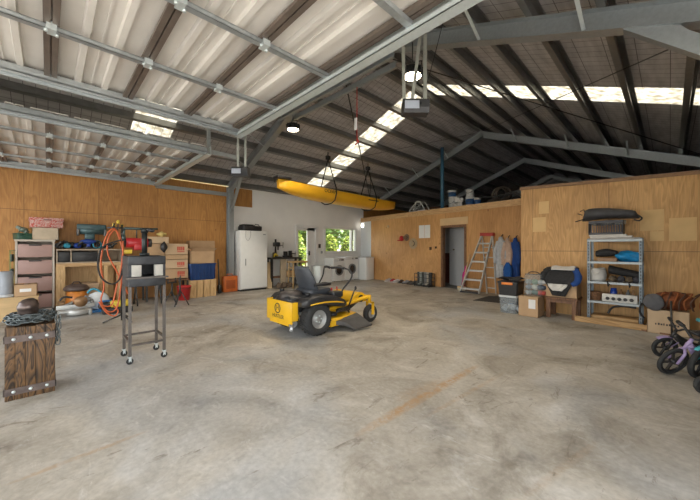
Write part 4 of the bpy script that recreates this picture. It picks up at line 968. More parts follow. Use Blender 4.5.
# fuel tanks / fenders both sides
for s in (1,-1):
    x = MXC+s*.34
    rings = []
    for k_, (y, zt_, zb_, hw) in enumerate([(2.5,.5,.44,.08),(2.58,.56,.42,.12),(2.75,.585,.43,.135),(2.95,.57,.41,.135),(3.15,.53,.37,.12),(3.3,.47,.34,.1),(3.36,.42,.36,.07)]):
        rings.append([Vector((x+hw*math.copysign(abs(math.cos(a))**.5, math.cos(a)), y, (zt_+zb_)/2+(zt_-zb_)/2*math.copysign(abs(math.sin(a))**.5, math.sin(a)))) for a in [2*PI*q_/16+.2 for q_ in range(16)]])
    fn_ = part(MB().loft(rings), 'fender_tank', mgr, t)
    part(MB().tube([(x+s*.12,2.62,.46),(x+s*.137,2.85,.475),(x+s*.13,3.1,.455),(x+s*.1,3.27,.42)], .011, 6, sub=2), 'yellow_stripe', yel, fn_)
    part(MB().cyl((x,2.66,.58),(x,2.66,.615),.035), 'fuel_cap', blackp, fn_)
# control console and wires
part(MB().bb(MXC+.24,MXC+.4,3.1,3.3,.5,.59,.02), 'control_console', mgr, t)
part(MB().cyl((MXC+.29,3.15,.6),(MXC+.29,3.15,.64),.014).cyl((MXC+.34,3.22,.6),(MXC+.33,3.22,.66),.01), 'knob', M('red_paint',(.45,.02,.025),.35), t)
# seat
sb = part(MB().bb(MXC-.2,MXC+.2,2.8,3.22,.46,.53,.02), 'seat_base', mgr, t)
m = MB()
def cush(z, k_, dy): return [Vector((MXC+.23*k_*math.copysign(abs(math.cos(a))**.45, math.cos(a)), 3.02+dy+.23*k_*math.copysign(abs(math.sin(a))**.45, math.sin(a)), z)) for a in [2*PI*q_/24 for q_ in range(24)]]
m.loft([cush(.53,.93,0), cush(.56,1,0), cush(.61,1,0), cush(.63,.9,0), cush(.618,.55,0)])
st_ = part(m, 'seat', seatm, t)
rings = []
for k_ in range(9):
    q = k_/8; z = .6+.38*q; y = 2.9-.15*q; hw = .225*(1-.35*max(0,q-.45)**1.5*2.2); th_ = .055*(1-.3*q)
    rings.append([Vector((MXC+hw*math.copysign(abs(math.cos(a))**.6, math.cos(a)), y+th_*math.sin(a)-.035*(1-abs(math.cos(a)))*0+.05*abs(math.cos(a))**3, z)) for a in [2*PI*p_/24 for p_ in range(24)]])
bk = part(MB().loft(rings), 'backrest', seatm, t)
rings = []
for k_ in range(8):
    q = k_/7; z = .63+.335*q; y = 2.945-.148*q; hw = .185*(1-.35*max(0,q-.45)**1.5*2.2); th_ = .04*(1-.3*q)
    rings.append([Vector((MXC+hw*math.cos(a), y+th_*math.sin(a), z)) for a in [2*PI*p_/20 for p_ in range(20)]])
part(MB().loft(rings), 'backrest_pad', ltg, bk, 'lighter grey inner backrest pad')
for s in (1,-1): part(MB().tube([(MXC+s*.24,2.86,.7),(MXC+s*.255,3.0,.71),(MXC+s*.25,3.16,.7)], [.022,.03,.022], 8, sub=3), 'armrest', blackp, t)
# steering levers
for s in (1,-1):
    pts = [(MXC+s*.31,3.3,.45),(MXC+s*.32,3.36,.6),(MXC+s*.36,3.5,.76),(MXC+s*.35,3.52,.87),(MXC+s*.27,3.47,.925),(MXC+s*.15,3.42,.94),(MXC+s*.03,3.38,.93)]
    lv = part(MB().tube(pts, .013, 8, sub=4), 'steering_lever', mgr, t)
    part(MB().tube([(MXC+s*.25,3.46,.929),(MXC+s*.15,3.42,.94),(MXC+s*.02,3.375,.93)], .021, 8, sub=3), 'lever_grip', blackp, lv)
part(MB().tube([(MXC+.3,3.5,.3),(MXC+.32,3.56,.45),(MXC+.33,3.62,.58)], .012, 8).ell((MXC+.335,3.63,.6),(.02,.02,.035),u=10,v=8), 'deck_lift_lever', mgr, t)
part(MB().bb(MXC-.2,MXC+.2,3.22,3.34,.24,.5,.02), 'front_panel', mgr, t)
part(MB().bb(MXC+.2,MXC+.3,3.3,3.55,.24,.3,.01).tube([(MXC+.27,3.2,.22),(MXC+.32,3.4,.3),(MXC+.27,3.55,.2)],.014,6,sub=2), 'deck_linkage', darkst, t)
# ================================================================== HANGING FROM THE ROOF
KX_ = -6.85
def kp(u, v): return PX(u, v, KX_)
ka, kb = kp(278, 190), kp(394, 210)
ky0, ky1 = ka.y, kb.y
t = thing('kayak', 'long yellow kayak hanging in black straps below the roof', 'kayak', (KX_, (ky0+ky1)/2, 2.6))
rings = []; NN = 26
for i in range(NN+1):
    q = i/NN; y = ky0+(ky1-ky0)*q
    w_ = .33*max(.03, (1-abs(2*q-1)**2.6))**.6+.02; rock = .16*abs(2*q-1)**4; zt_ = 2.93+.07*abs(2*q-1)**3-.1*q; h_ = .30+.05*abs(2*q-1)**2-rock*.9
    ring = []
    for k_ in range(20):
        a = 2*PI*k_/20; c, s = math.cos(a), math.sin(a)
        if s >= 0: z = zt_-.03+.05*s
        else: z = zt_-.03+h_*math.copysign(abs(s)**.6, s)
        ring.append(Vector((KX_+w_*math.copysign(abs(c)**.8, c), y, z)))
    rings.append(ring)
part(MB().loft(rings), 'hull', M('kayak_yellow', (.80,.42,.02), .32, 0, .06, 3), t)
m = MB()
m.lathe([(.27,0),(.3,.02),(.3,.05),(.26,.05)], (0,0,0), 'z', 24, True)
for v_ in m.b.verts: v_.co = Vector((KX_+v_.co.x*.8, (ky0*.52+ky1*.48)+v_.co.y*2.0, 2.905+v_.co.z))
part(m, 'cockpit_rim', blackp, t)
for q in (.17,.8): part(MB().lathe([(0,.04),(.09,.035),(.11,0),(0,0)], (KX_,ky0+(ky1-ky0)*q,2.91-.0*q), 'z', 20), 'hatch', blackp, t)
for q in (0,1): part(MB().tube([(KX_,ky0+(ky1-ky0)*q,2.96-.1*q),(KX_,ky0+(ky1-ky0)*q-.08*(1-2*q),3.0-.1*q),(KX_,ky0+(ky1-ky0)*q-.1*(1-2*q),2.9-.1*q)], .01, 6), 'carry_loop', blackp, t)
part(MB().bb(KX_-.05,KX_+.2,ky0-.12,ky0+.28,2.985,3.05,.02), 'foam_pad', blackp, t)
fx = KX_+.335
text('side_lettering', 'OCEAN', .13, blackp, t, (KX_+.345, ky0+1.45, 2.82), FACE_X)
part(MB().bb(KX_+.33,KX_+.352,ky0+3.0,ky0+3.45,2.75,2.775), 'side_stripe', blackp, t)
for i, u in enumerate((328, 368)):
    yh = kp(u, 160).y; zh = roofz(KX_)-.36; fr_ = (yh-ky0)/(ky1-ky0)
    m = MB(); zt_ = 2.93-.1*fr_
    m.tube([(KX_,yh,zh),(KX_+.35,yh,zt_+.06),(KX_+.37,yh,zt_-.1),(KX_+.30,yh,zt_-.29),(KX_+.15,yh,zt_-.365),(KX_,yh,zt_-.375),(KX_-.15,yh,zt_-.365),(KX_-.30,yh,zt_-.29),(KX_-.37,yh,zt_-.1),(KX_-.35,yh,zt_+.06),(KX_,yh,zh)], .016, 6)
    m.cyl((KX_,yh,zh),(KX_,yh,zh+.2),.012).bb(KX_-.05,KX_+.05,yh-.06,yh+.06,zh-.02,zh+.09,.015)
    solo(m, 'hanging_strap', blackf, ['black kayak strap nearer the left end of the yellow kayak','black kayak strap nearer the right end of the yellow kayak'][i], 'strap', 'kayak straps')
p = kp(379, 150); solo(MB().tube([(KX_-.4,p.y,roofz(KX_-.4)-.16),(KX_-.4,p.y+.02,3.4),(KX_-.42,p.y,2.9)], .008, 6), 'rope', blackf, 'thin dark rope hanging behind the kayak between its straps', 'rope')
# garage door openers
def opener(p, zt, sc, lb, face, straps, rz):
    t = thing('door_opener', lb, 'door opener', p, rz, 'garage door openers hanging from the roof')
    m = MB(); s = sc
    m.loft([[Vector((-.15*s+ (0 if a_ else .02), y_*s, z_*s)) for y_, z_ in ((-.1,-.03),(-.07,-.085),(.07,-.085),(.1,-.03),(.1,.05),(.06,.085),(-.06,.085),(-.1,.05))] for a_ in (1,)]+[[Vector((.15*s, y_*s, z_*s)) for y_, z_ in ((-.1,-.03),(-.07,-.085),(.07,-.085),(.1,-.03),(.1,.05),(.06,.085),(-.06,.085),(-.1,.05))]], True, False)
    b_ = part(m, 'motor_housing', blackp, t, local=True)
    part(MB().lathe([(0,0),(.0,.0),(.06*s,.0),(.06*s,.01),(0,.012)], (0,-.1*s,.01), 'y', 4), 'logo_plate', M('opener_trim',(.03,.03,.03),.4), b_, local=True)
    part(MB().bb(-.14*s,.03*s,-.108*s,-.1*s,-.05*s,.045*s,.003), 'lamp_cover', M('opener_lens', (.33,.36,.42), .35, 0, .03, 3, 0, 0), t, local=True)
    for (x0,y0,x1,y1) in straps: part(MB().bar((x0,y0,.05*s),(x1,y1,zt-p.z),.035,.005), 'hanger_strap', M('strap_galv', (.36,.37,.33), .4, .5), t, local=True)
    return t
op = PT(415, 108, 3.3)
opener(op, roofz(op.x)-.16, .88, 'black ceiling door opener on long steel straps beside a round lamp', 0, ((-.11,.03,-.13,.03),(.1,-.04,.1,-.02),(-.04,-.04,.13,.0),(.12,.07,.12,.07)), math.radians(46))
op2 = PT(241, 172, 5.0)
opener(op2, roofz(op2.x)-.14, .85, 'small black door opener hanging at the far end of the overhead door', 0, ((-.06,.03,-.06,.03),(.07,.0,.07,.02)), math.radians(46))
# opener rails
p_ = op+Vector((.0,.1,.1)); solo(MB().tube([p_, p_+Vector((.05,.12,.35)), p_+Vector((.1,.3,.95))], .004, 5, sub=3), 'electric_flex', blackp, 'thin black power cord rising from the ceiling opener to the frame', 'cord')
# round high-bay lamps on the collar tie
def highbay(p, ztop, lb, e):
    t = thing('highbay_lamp', lb, 'lamp', p, 0, 'round lamps on the near roof frame')
    m = MB().lathe([(.135,0),(.15,.0),(.15,.02),(.14,.05),(.12,.06),(.12,.12),(.06,.13),(0,.13)], (0,0,0), 'z', 24)
    for k_ in range(12): a = 2*PI*k_/12; m.box((.135*math.cos(a),.135*math.sin(a),.085),(.03,.006,.07),a)
    part(m, 'lamp_housing', M('lamp_housing_black',(.04,.04,.04),.45,.2), t, local=True)
    part(MB().lathe([(0,.004),(.118,.004),(.118,.012),(0,.012)], (0,0,0), 'z', 24), 'lamp_lens', M('lamp_glow', (1,.86,.6), .4, 0, 0, 3, 0, 9), t, local=True)
    part(MB().tube([(-.15,0,.03),(-.15,0,.17),(0,0,.2),(.15,0,.17),(.15,0,.03)], .008, 6).cyl((0,0,.19),(0,0,ztop-p.z),.008), 'bracket', darkst, t, local=True)
    l = bpy.data.lights.new('lamp_light', 'SPOT'); l.energy = e; l.color = (1,.86,.68); l.spot_size = 2.6; l.spot_blend = .6; l.shadow_soft_size = .14
    o = bpy.data.objects.new('lamp_light', l); C.objects.link(o); o.location = p-Vector((0,0,.02))
l1, l2 = PT(293, 130, 6.75), PT(412.5, 77, 4.45)
highbay(l1, 4.14, 'lit round lamp under the left part of the near roof frame, above the kayak end', 60)
highbay(l2, roofz(l2.x)-.35, 'lit round lamp beside the ceiling opener straps', 60)
# red pull cord with white tag
cpx = PT(357, 92, 5.55); cpx.z = 4.13
t = thing('pull_cord', 'thin red pull cord with a small white tag below the roof frame', 'cord', (cpx.x, cpx.y, 3.0))
rc = M('red_cord', (.6,.03,.02), .6); z0_ = PT(357,142,5.55).z
part(MB().cyl((cpx.x,cpx.y,z0_),(cpx.x,cpx.y,4.13),.008,n=6), 'cord', rc, t)
part(MB().bb(cpx.x-.035,cpx.x+.035,cpx.y-.035,cpx.y-.03,PT(357,130.5,5.55).z,PT(357,118.5,5.55).z), 'tag', whitem, t)
part(MB().tube([(cpx.x,cpx.y,z0_+.05),(cpx.x+.02,cpx.y+.02,z0_),(cpx.x-.03,cpx.y-.02,z0_-.05),(cpx.x,cpx.y,z0_-.03)], .012, 6), 'pull_knob', rc, t)
# ================================================================== WHITE BAY AND BACK WALL
def ly(u, X): return PX(u, 0, X).y
fx0, fx1 = XL+.03, -8.66
fa, fb = ly(240.5, fx1), ly(267.5, fx1); fz = PX(250, 230.5, fx1).z
t = thing('refrigerator', 'tall white upright refrigerator against the white wall', 'refrigerator', ((fx0+fx1)/2, (fa+fb)/2, 0))
wh = M('appliance_white', (.86,.87,.86), .3, 0, .02); whd = M('appliance_grey', (.35,.36,.37), .4)
part(MB().bb(fx0, fx1-.06, fa, fb, .04, fz, .015), 'cabinet_body', wh, t)
d = part(MB().bb(fx1-.055, fx1, fa, fb, .06, fz-.004, .02), 'door', wh, t)
part(MB().bb(fx1, fx1+.025, fa+.14, fa+.165, .75, .95, .008), 'door_handle', whd, d)
part(MB().bb(fx1, fx1+.003, fb-.15, fb-.06, fz-.12, fz-.09), 'badge', whd, d)
part(MB().bb(fx0, fx1-.03, fa+.02, fb-.02, 0, .045), 'plinth', blackp, t)
solo(MB().tube([(fx1+.012,fa+.16,fz-.02),(fx1+.014,fa+.15,fz-.2),(fx1+.014,fa+.22,fz-.3),(fx1+.014,fa+.3,fz-.18),(fx1+.012,fa+.3,fz-.0)], .005, 6, sub=4), 'cable', M('grey_cable', (.35,.35,.36), .5), 'thin grey cable looped down the top of the refrigerator front', 'cable')
a, b_ = ly(241.5, fx1-.2), ly(263, fx1-.2)
t = thing('suitcase_case', 'long black case lying on top of the refrigerator', 'case', (fx1-.25, (a+b_)/2, fz))
part(MB().bb(fx1-.45, fx1-.06, a, b_-.1, fz, fz+.15, .03), 'case_body', blackp, t); part(MB().bb(fx1-.42, fx1-.1, a+.02, b_-.35, fz+.15, fz+.19, .02).tube([(fx1-.2,b_-.3,fz+.15),(fx1-.2,b_-.25,fz+.21),(fx1-.2,b_-.15,fz+.2),(fx1-.2,b_-.1,fz+.1)], .012, 6), 'case_lid', blackp, t)
a = PG(269.5, 291); solo(MB().bar((-8.72, ly(269.5,-8.72)+.0, .0), (-9.1, ly(269.5,-9.1), .82), .17, .03, up=(1,0,0)), 'timber_plank', M('raw_plank', (.66,.5,.3), .7, 0, .06), 'pale timber plank leaning upright between refrigerator and black work table', 'plank')
# black work table with drill press
TX = -8.78; a, b_ = ly(271.5, TX), ly(302, TX); tz = PX(285, 257.5, TX).z
t = thing('work_table', 'dark work table beside the glazed door', 'table', (TX-.2, (a+b_)/2, 0))
part(MB().bb(XL+.1, TX, a, b_, tz-.05, tz, .004), 'table_top', darkst, t)
for y in (a+.04, b_-.04):
    for x in (XL+.15, TX-.05): part(MB().bb(x-.03,x+.03,y-.03,y+.03,0,tz-.05), 'leg', blackp, t)
part(MB().bb(TX-.07,TX-.03,ly(284,TX)-.1,ly(287,TX),0.02,tz-.05), 'door_brace', M('worn_pale', (.45,.36,.25), .7), t)
part(MB().bb(XL+.12, TX-.04, a+.1, b_-.05, .3, .34), 'lower_shelf', brownwood, t)
yp = ly(280, TX)
t = thing('drill_press', 'black bench drill press standing on the dark work table', 'drill press', (TX-.2, yp, tz))
part(MB().bb(TX-.32,TX-.08,yp-.12,yp+.12,tz,tz+.03,.008).cyl((TX-.27,yp,tz),(TX-.27,yp,tz+.6),.03), 'column', blackp, t)
part(MB().bb(TX-.35,TX-.08,yp-.07,yp+.07,tz+.36,tz+.5,.03).cyl((TX-.12,yp,tz+.24),(TX-.12,yp,tz+.36),.022), 'head', blackp, t)
part(MB().cyl((TX-.14,yp+.06,tz+.4),(TX-.14,yp+.2,tz+.4),.01).cyl((TX-.14,yp+.2,tz+.32),(TX-.14,yp+.2,tz+.5),.008), 'feed_handle', blackp, t)
yv = ly(290, TX)
t = thing('bench_vice', 'black bench vice on the work table right of the drill press', 'vice', (TX-.15, yv, tz))
part(MB().bb(TX-.25,TX-.05,yv-.14,yv+.14,tz,tz+.06,.01).bb(TX-.2,TX-.1,yv-.13,yv-.02,tz+.06,tz+.2,.01).bb(TX-.2,TX-.1,yv+.06,yv+.15,tz+.06,tz+.22,.01), 'vice_body', blackp, t); part(MB().cyl((TX-.15,yv+.14,tz+.12),(TX-.15,yv+.32,tz+.12),.014).cyl((TX-.15,yv+.3,tz+.04),(TX-.15,yv+.3,tz+.2),.007), 'screw_handle', darkst, t)
ypx = ly(275.5, TX-.1)
solo(MB().tube([(TX-.1,ypx-.05,tz+.03),(TX-.12,ypx,tz+.12),(TX-.1,ypx+.08,tz+.05)],.03,8,sub=3), 'hand_tool', M('yellow_plastic',(.7,.5,.05),.4), 'small yellow tool on the work table left of the drill press', 'tool')
solo(MB().lathe([(0,0),(.06,0),(.07,.16),(0,.17)], (TX-.25,ly(273.5,TX-.25)+.04,tz), 'z', 14), 'paint_tin', darkst, 'small dark tin on the left end of the work table', 'tin')
for i, (z0_, w_) in enumerate(((.345,.3),(.55,.25))):
    a = ly(290,TX-.15); solo(MB().bb(TX-.35,TX-.03,a-.2,a+.3+.1*i,z0_,z0_+.16-.02*i,.01), 'wooden_offcut', pineh, ['brown timber block stored low under the work table','brown timber block stored above another under the work table'][i], 'offcut', 'timber under the work table') if i == 0 else None
c_ = M('tan_wood', (.42,.28,.13), .7, 0, .15)
sx = -8.35; sy = ly(297, sx)
t = thing('wooden_stool', 'rough wooden stool in front of the work table, behind the mower seat', 'stool', (sx, sy, 0))
sh = PX(297, 261, sx).z
part(MB().bb(sx-.17,sx+.17,sy-.27,sy+.3,sh-.05,sh,.005), 'seat', c_, t)
for dx in (-.12,.12):
    for dy in (-.22,.25): part(MB().cyl((sx+dx,sy+dy,sh-.05),(sx+dx*1.2,sy+dy*1.1,0),.025), 'leg', c_, t)
part(MB().bb(sx-.13,sx+.13,sy-.24,sy+.26,.35,.38).bb(sx-.13,sx+.13,sy-.24,sy+.26,.62,.65), 'lower_shelf', c_, t)
for i, u in enumerate((279,284,289)):
    X_ = -8.5; y = ly(u, X_); solo(MB().ell((X_,y,.09),(.09,.1,.09),amp=.12,seed=i+9), 'sack', M('brown_sack', (.14,.1,.07), .9, 0, .3), ['left dark sack on the floor under the drill press','middle dark sack on the floor before the work table','right dark sack on the floor near the wooden stool'][i], 'sack', 'sacks before the work table')
# sockets by the door
solo(MB().bb(XL,XL+.03,ly(319,XL)-.06,ly(319,XL)+.06,PX(319,248,XL).z,PX(319,244,XL).z,.005), 'light_switch', darkst, 'dark switch box on the white wall right of the glazed door', 'switch')
solo(MB().bb(XL,XL+.03,ly(321.5,XL)-.04,ly(321.5,XL)+.04,PX(321,253.5,XL).z,PX(321,251,XL).z,.005), 'light_switch', whd, 'small grey switch on the white wall below the window corner', 'switch')
# laundry: low bench, two front loaders, cupboard
AX = -8.72
def appliance(u0, u1, vt, X, lb, dark):
    a, b_ = ly(u0, X)+.01, ly(u1, X)-.01; zt = PX((u0+u1)/2, vt, X).z
    t = thing('washing_machine', lb, 'washing machine', (X-.28, (a+b_)/2, 0), 0, 'front loading machines under the window')
    part(MB().bb(X-.52, X, a, b_, .02, zt, .012), 'cabinet_body', wh, t)
    m = MB(); yc = (a+b_)/2; zc = zt*.48
    r = min(.2,(b_-a)*.33)
    for dy in (-.2,.2):
        for dx in (-.46,-.06): part(MB().cyl((X+dx,yc+dy,0),(X+dx,yc+dy,.03),.025,n=10), 'foot', blackp, t)
    dr_ = part(MB().lathe([(r*.72,0),(r*.8,.03),(r,.03),(r*1.05,.0)], (X,yc,zc), 'x', 28, True), 'door_ring', M('door_ring_grey', (.25,.25,.25), .3, .3), t)
    part(MB().lathe([(0,.018),(r*.5,.012),(r*.74,.0),(0,-.002)], (X+.002,yc,zc), 'x', 28), 'door_glass', M('dark_glass', (.04,.03,.025), .1), dr_)
    pn = part(MB().bb(X, X+.008, a+.02, b_-.02, zt-.13, zt-.02, .003), 'control_panel', M('panel_white', (.7,.71,.71), .35), t)
    part(MB().lathe([(0,0),(.035,0),(.035,.02),(0,.022)], (X+.008,yc+.02,zt-.075), 'x', 16), 'dial', whd, pn)
    part(MB().bb(X+.008,X+.01,b_-.2,b_-.06,zt-.1,zt-.05), 'display', blackp, pn)
    return a, b_, zt
appliance(333.2, 345, 258, AX, 'left white front-loading washing machine under the window', 1)
appliance(345, 358.8, 256.5, AX, 'right white front-loading machine next to the corner cupboard', 1)
a, b_ = ly(320.5, AX), ly(333, AX); zt = PX(326, 266, AX).z
t = thing('laundry_cabinet', 'low white cabinet left of the washing machines', 'cabinet', (AX-.25, (a+b_)/2, 0))
part(MB().bb(AX-.5, AX-.02, a+.01, b_-.01, 0, zt, .006), 'body', wh, t); part(MB().bb(AX-.02, AX, a+.03, (a+b_)/2-.005, .06, zt-.04), 'door', wh, t); part(MB().bb(AX-.02, AX, (a+b_)/2+.005, b_-.03, .06, zt-.04), 'door', wh, t)
a2 = BW(359.5, 0, .0); b2 = BW(370, 0, 0); zt = BW(365,256.5,.45).z
t = thing('corner_cupboard', 'white laundry cupboard in the corner below the tall white panel', 'cupboard', ((a2.x+b2.x)/2, a2.y-.25, 0))
q0 = Vector((-8.68, 9.02, 0)); q1 = Vector((-8.34, 9.02, 0))
part(MB().bb(-9.22,-8.36,9.02,9.48,0,zt-.03,.004), 'body', wh, t); part(MB().bb(-9.23,-8.34,9.0,9.49,zt-.03,zt), 'worktop', M('grey_top',(.5,.5,.5),.4), t); part(MB().bb(-8.36,-8.345,9.05,9.46,.05,zt-.06,.003), 'door', wh, t); part(MB().bb(-9.2,-8.38,9.008,9.02,.05,zt-.06), 'front_panel', wh, t)
# round lamp on white panel
lp = BW(363.5, 225.5, .03)
t = thing('wall_lamp', 'round lit wall lamp high on the narrow white corner panel', 'lamp', lp)
R_ = Matrix.Rotation(BANG, 3, 'Z') @ Matrix.Rotation(PI/2, 3, 'X')
part(MB().lathe([(0,-.03),(.12,-.03),(.12,0),(.1,.02),(0,.02)], lp, R_, 24), 'lamp_base', wh, t); part(MB().lathe([(0,.022),(.1,.022),(.09,.04),(0,.05)], lp, R_, 24), 'lamp_globe', M('globe_glow', (1,.93,.8), .4, 0, 0, 3, 0, 1.1), t)
# ---- things on and before the back wall
def onback(mb, uu, vv, hw, hh, th, o0=.0):
    p = BW(uu, vv, o0+th/2); return mb.box(p, (hw*2, th, hh*2), BANG, .002), p
for i, (u0,u1,v0,v1) in enumerate(((419,424.5,225.5,238),(424.6,430.3,225.2,237.8))):
    p = BW((u0+u1)/2, (v0+v1)/2, .006); q = BW(u0, v0, .006); r = BW(u1, v1, .006)
    solo(MB().box(p, ((r-q).xy.length-.01, .006, q.z-r.z), BANG), 'wall_notice', M('paper', (.76,.76,.74), .7, 0, .02), ['left of two white paper sheets pinned to the back plywood wall','right of two white paper sheets, nearest the doorway'][i], 'paper', 'paper sheets on the back wall')
def hat(u, v, lb, m_, R0, band):
    p = BW(u, v, .05); t = thing('hat', lb, 'hat', p, 0, 'hats on the back wall')
    Rr = Matrix.Rotation(BANG, 3, 'Z') @ Matrix.Rotation(PI/2, 3, 'X')
    part(MB().lathe([(R0,-.03),(R0*.8,-.02),(R0*.52,0),(R0*.5,.06),(R0*.42,.1),(0,.11),(0,.1),(R0*.4,.09),(R0*.48,.055),(R0*.5,-.012),(R0*.8,-.03)], p, Rr, 24), 'hat_body', m_, t)
    part(MB().lathe([(R0*.53,0),(R0*.52,.035),(R0*.5,.035),(R0*.5,0)], p, Rr, 24, True), 'hat_band', band, t)
hat(413.5, 243.5, 'straw sun hat with a dark band hanging on the back plywood wall', M('straw', (.42,.32,.2), .9, 0, .2, 60), .19, darkst)
hat(407, 237.5, 'brown felt hat hanging between the red cap and straw hat', M('felt_brown', (.22,.14,.09), .9), .13, darkst)
p = BW(402.5, 238.5, .05); t = thing('cap', 'red cap hanging on the back plywood wall left of the hats', 'cap', p)
part(MB().ell(p, (.1,.06,.1), BANG), 'crown', M('red_cloth', (.45,.03,.03), .9), t); part(MB().ell(p+Vector((-.09,-.02,-.07)), (.1,.05,.02), BANG), 'peak', M('red_cloth', (.45,.03,.03), .9), t)
for i, (u, v, s) in enumerate(((430.7,248.5,.05),(436,247.5,.035))):
    p = BW(u, v, .015); solo(MB().box(p, (s*1.6,.03,s*2), BANG, .006).box(p+Vector((BN.x,BN.y,0))*.02, (s*.6,.012,s), BANG), 'light_switch', darkwood, ['larger dark switch box on the plywood left of the doorway','smaller dark switch nearest the doorway'][i], 'switch', 'switches left of the doorway')
p = BW(388.5, 226.5, .012); solo(MB().lathe([(0,0),(.05,0),(.05,.015),(0,.02)], p, R_, 16), 'blank_plate', cardb2, 'small round plate on the back plywood wall left of the hats', 'plate')
# boot rack with gumboots
p = BW(429.5, 288, .26)
t = thing('boot_rack', 'dark metal rack for gumboots on the floor left of the doorway', 'boot rack', (p.x, p.y, 0), BANG)
L_ = .3; m = MB()
for z_ in (.03,.16,.29,.42):
    for s in (-1,1): m.cyl((-L_,s*.15,z_),(L_,s*.15,z_),.009,n=6)
    for s in (-1,1): m.cyl((s*L_,-.15,z_),(s*L_,.15,z_),.009,n=6)
for x in (-L_,-.1,.1,L_):
    for s in (-1,1): m.cyl((x,s*.15,0),(x,s*.15,.43),.01,n=6)
m.bb(-L_,L_,-.15,.15,.02,.03); part(m, 'rack_frame', darkst, t, local=True)
cols = [(.05,.05,.05),(.3,.32,.3),(.05,.06,.05),(.2,.2,.2),(.4,.35,.28),(.04,.04,.04)]
for i in range(6):
    x = -.245+.098*i; q = WM[t.name] @ Vector((x,0,.035))
    b = thing('gumboot', 'gumboot standing in the boot rack, '+['first from the left','second from the left','third from the left','third from the right','second from the right','nearest the doorway'][i], 'boot', q, BANG, 'gumboots in the rack')
    mm = M('boot_%s' % 'abcdef'[i], cols[i], .45)
    part(MB().tube([(0,-.01,.05),(0,0,.15),(0,.01,.32),(0,.01,.43)], [.05,.045,.055,.06], 12, sub=2).tube([(0,.05,.04),(0,-.05,.045),(0,-.125,.035)], [.045,.048,.03], 10), 'boot_shaft', mm, b, local=True); part(MB().bb(-.045,.045,-.14,.07,0,.02,.008), 'boot_sole', blackp, b, local=True)
# row of shoes
sc = [(.5,.47,.46),(.4,.06,.07),(.55,.5,.5),(.06,.06,.06),(.3,.3,.32),(.09,.08,.07),(.12,.11,.1),(.05,.05,.05)]
for i, u in enumerate((391,395,399,403.5,408.5,412.5,416,420)):
    p = BW(u, 285, .13); p.z = 0
    t = thing('shoe', 'shoe in the row along the back wall, '+['farthest left, pale','second from left, red','third from left, pale','fourth from left, black','fifth from left, grey','third from the boot rack, dark','second from the boot rack, dark brown','nearest the boot rack, black'][i], 'shoe', p, BANG+(.2 if i % 2 else -.15), 'shoes along the back wall')
    mm = M('shoe_%s' % 'abcdefgh'[i], sc[i], .7)
    part(MB().tube([(0,.12,.06),(0,.05,.075),(0,-.05,.055),(0,-.14,.035)], [.045,.05,.042,.028], 10, sub=2), 'upper', mm, t, local=True); part(MB().bb(-.045,.045,-.17,.15,0,.022,.008), 'sole', whitem if i in (0,1,2) else blackp, t, local=True)
# broom and umbrella
p0_, p1_ = BW(466.5, 290, .25), BW(470.8, 254, .04); p0_.z = 0
t = thing('broom', 'long pale broom leaning against the plywood right of the doorway', 'broom', p0_)
part(MB().cyl(p0_+Vector((0,0,.1)), p1_, .014), 'handle', M('pale_board', (.66,.46,.25)), t); part(MB().box(p0_+Vector((0,0,.11)), (.26,.07,.05), BANG, .01), 'broom_head', M('pale_board', (.66,.46,.25)), t); part(MB().box(p0_+Vector((0,0,.045)), (.25,.06,.09), BANG), 'bristles', M('bristle', (.45,.4,.3), .9), t)
p0_, p1_ = BW(465.7, 289, .2), BW(468.4, 262, .06); p0_.z = 0.0
t = thing('umbrella', 'closed pink umbrella standing against the wall right of the doorway', 'umbrella', p0_)
dv = (p1_-p0_); part(MB().tube([p0_+dv*.06, p0_+dv*.2, p0_+dv*.5, p0_+dv*.78, p0_+dv*.88], [.015,.045,.07,.04,.02], 10, sub=3), 'canopy', M('pink_cloth', (.5,.02,.2), .8), t); part(MB().cyl(p0_, p0_+dv*.1, .008).cyl(p0_+dv*.85, p1_, .01), 'shaft', darkst, t)
# step ladder
lb0, lb1 = BW(470, 293, .5), BW(487, 293, .42); lt0, lt1 = BW(484, 234.5, .1), BW(494.5, 234.5, .1); 
lb0.z = lb1.z = 0
t = thing('step_ladder', 'aluminium step ladder with a red top leaning on the back wall', 'ladder', ((lb0+lb1)/2))
al = M('ladder_aluminium', (.5,.5,.48), .38, .45, .08)
for a_, b2_ in ((lb0, lt0), (lb1, lt1)): part(MB().bar(a_, b2_, .03, .065, up=(BN.x,BN.y,0)), 'rail', al, t)
for k_ in range(6):
    q = .07+k_*.155; part(MB().bar(lb0.lerp(lt0,q), lb1.lerp(lt1,q), .12, .045), 'step', al, t)
part(MB().bar(lt0+Vector((-.03,0,.0)), lt1+Vector((.03,0,.0)), .13, .09), 'top_cap', M('ladder_red', (.4,.04,.03), .5), t)
rb0, rb1 = BW(491, 293, .2), BW(499, 293, .15); rb0.z = rb1.z = 0
for a_, b2_ in ((rb0, lt0), (rb1, lt1)): part(MB().bar(a_, b2_, .02, .045, up=(BN.x,BN.y,0)), 'rear_rail', al, t)
for k_ in range(5): part(MB().bar(rb0.lerp(lt0,.1+k_*.17), rb1.lerp(lt1,.1+k_*.17), .02, .02), 'rear_brace', al, t)
part(MB().bar(lb0+Vector((.0,0,.02)), lb1+Vector((0,0,.02)), .07, .04), 'rubber_foot', blackp, t)
# dark mat
q = [PG(475,299.5), PG(487,296.5), PG(530,297.5), PG(522,305.5)]
q = [PG(473,300.5), PG(489,296.3), BW(519,297,.1), PG(520,305)]
for k_ in q: k_.z = .001
solo(MB().prism(q, (0,0,.008)), 'floor_mat', M('mat_black', (.05,.048,.045), .9, 0, .2, 40), 'black floor mat between the ladder and the storage tubs', 'mat')
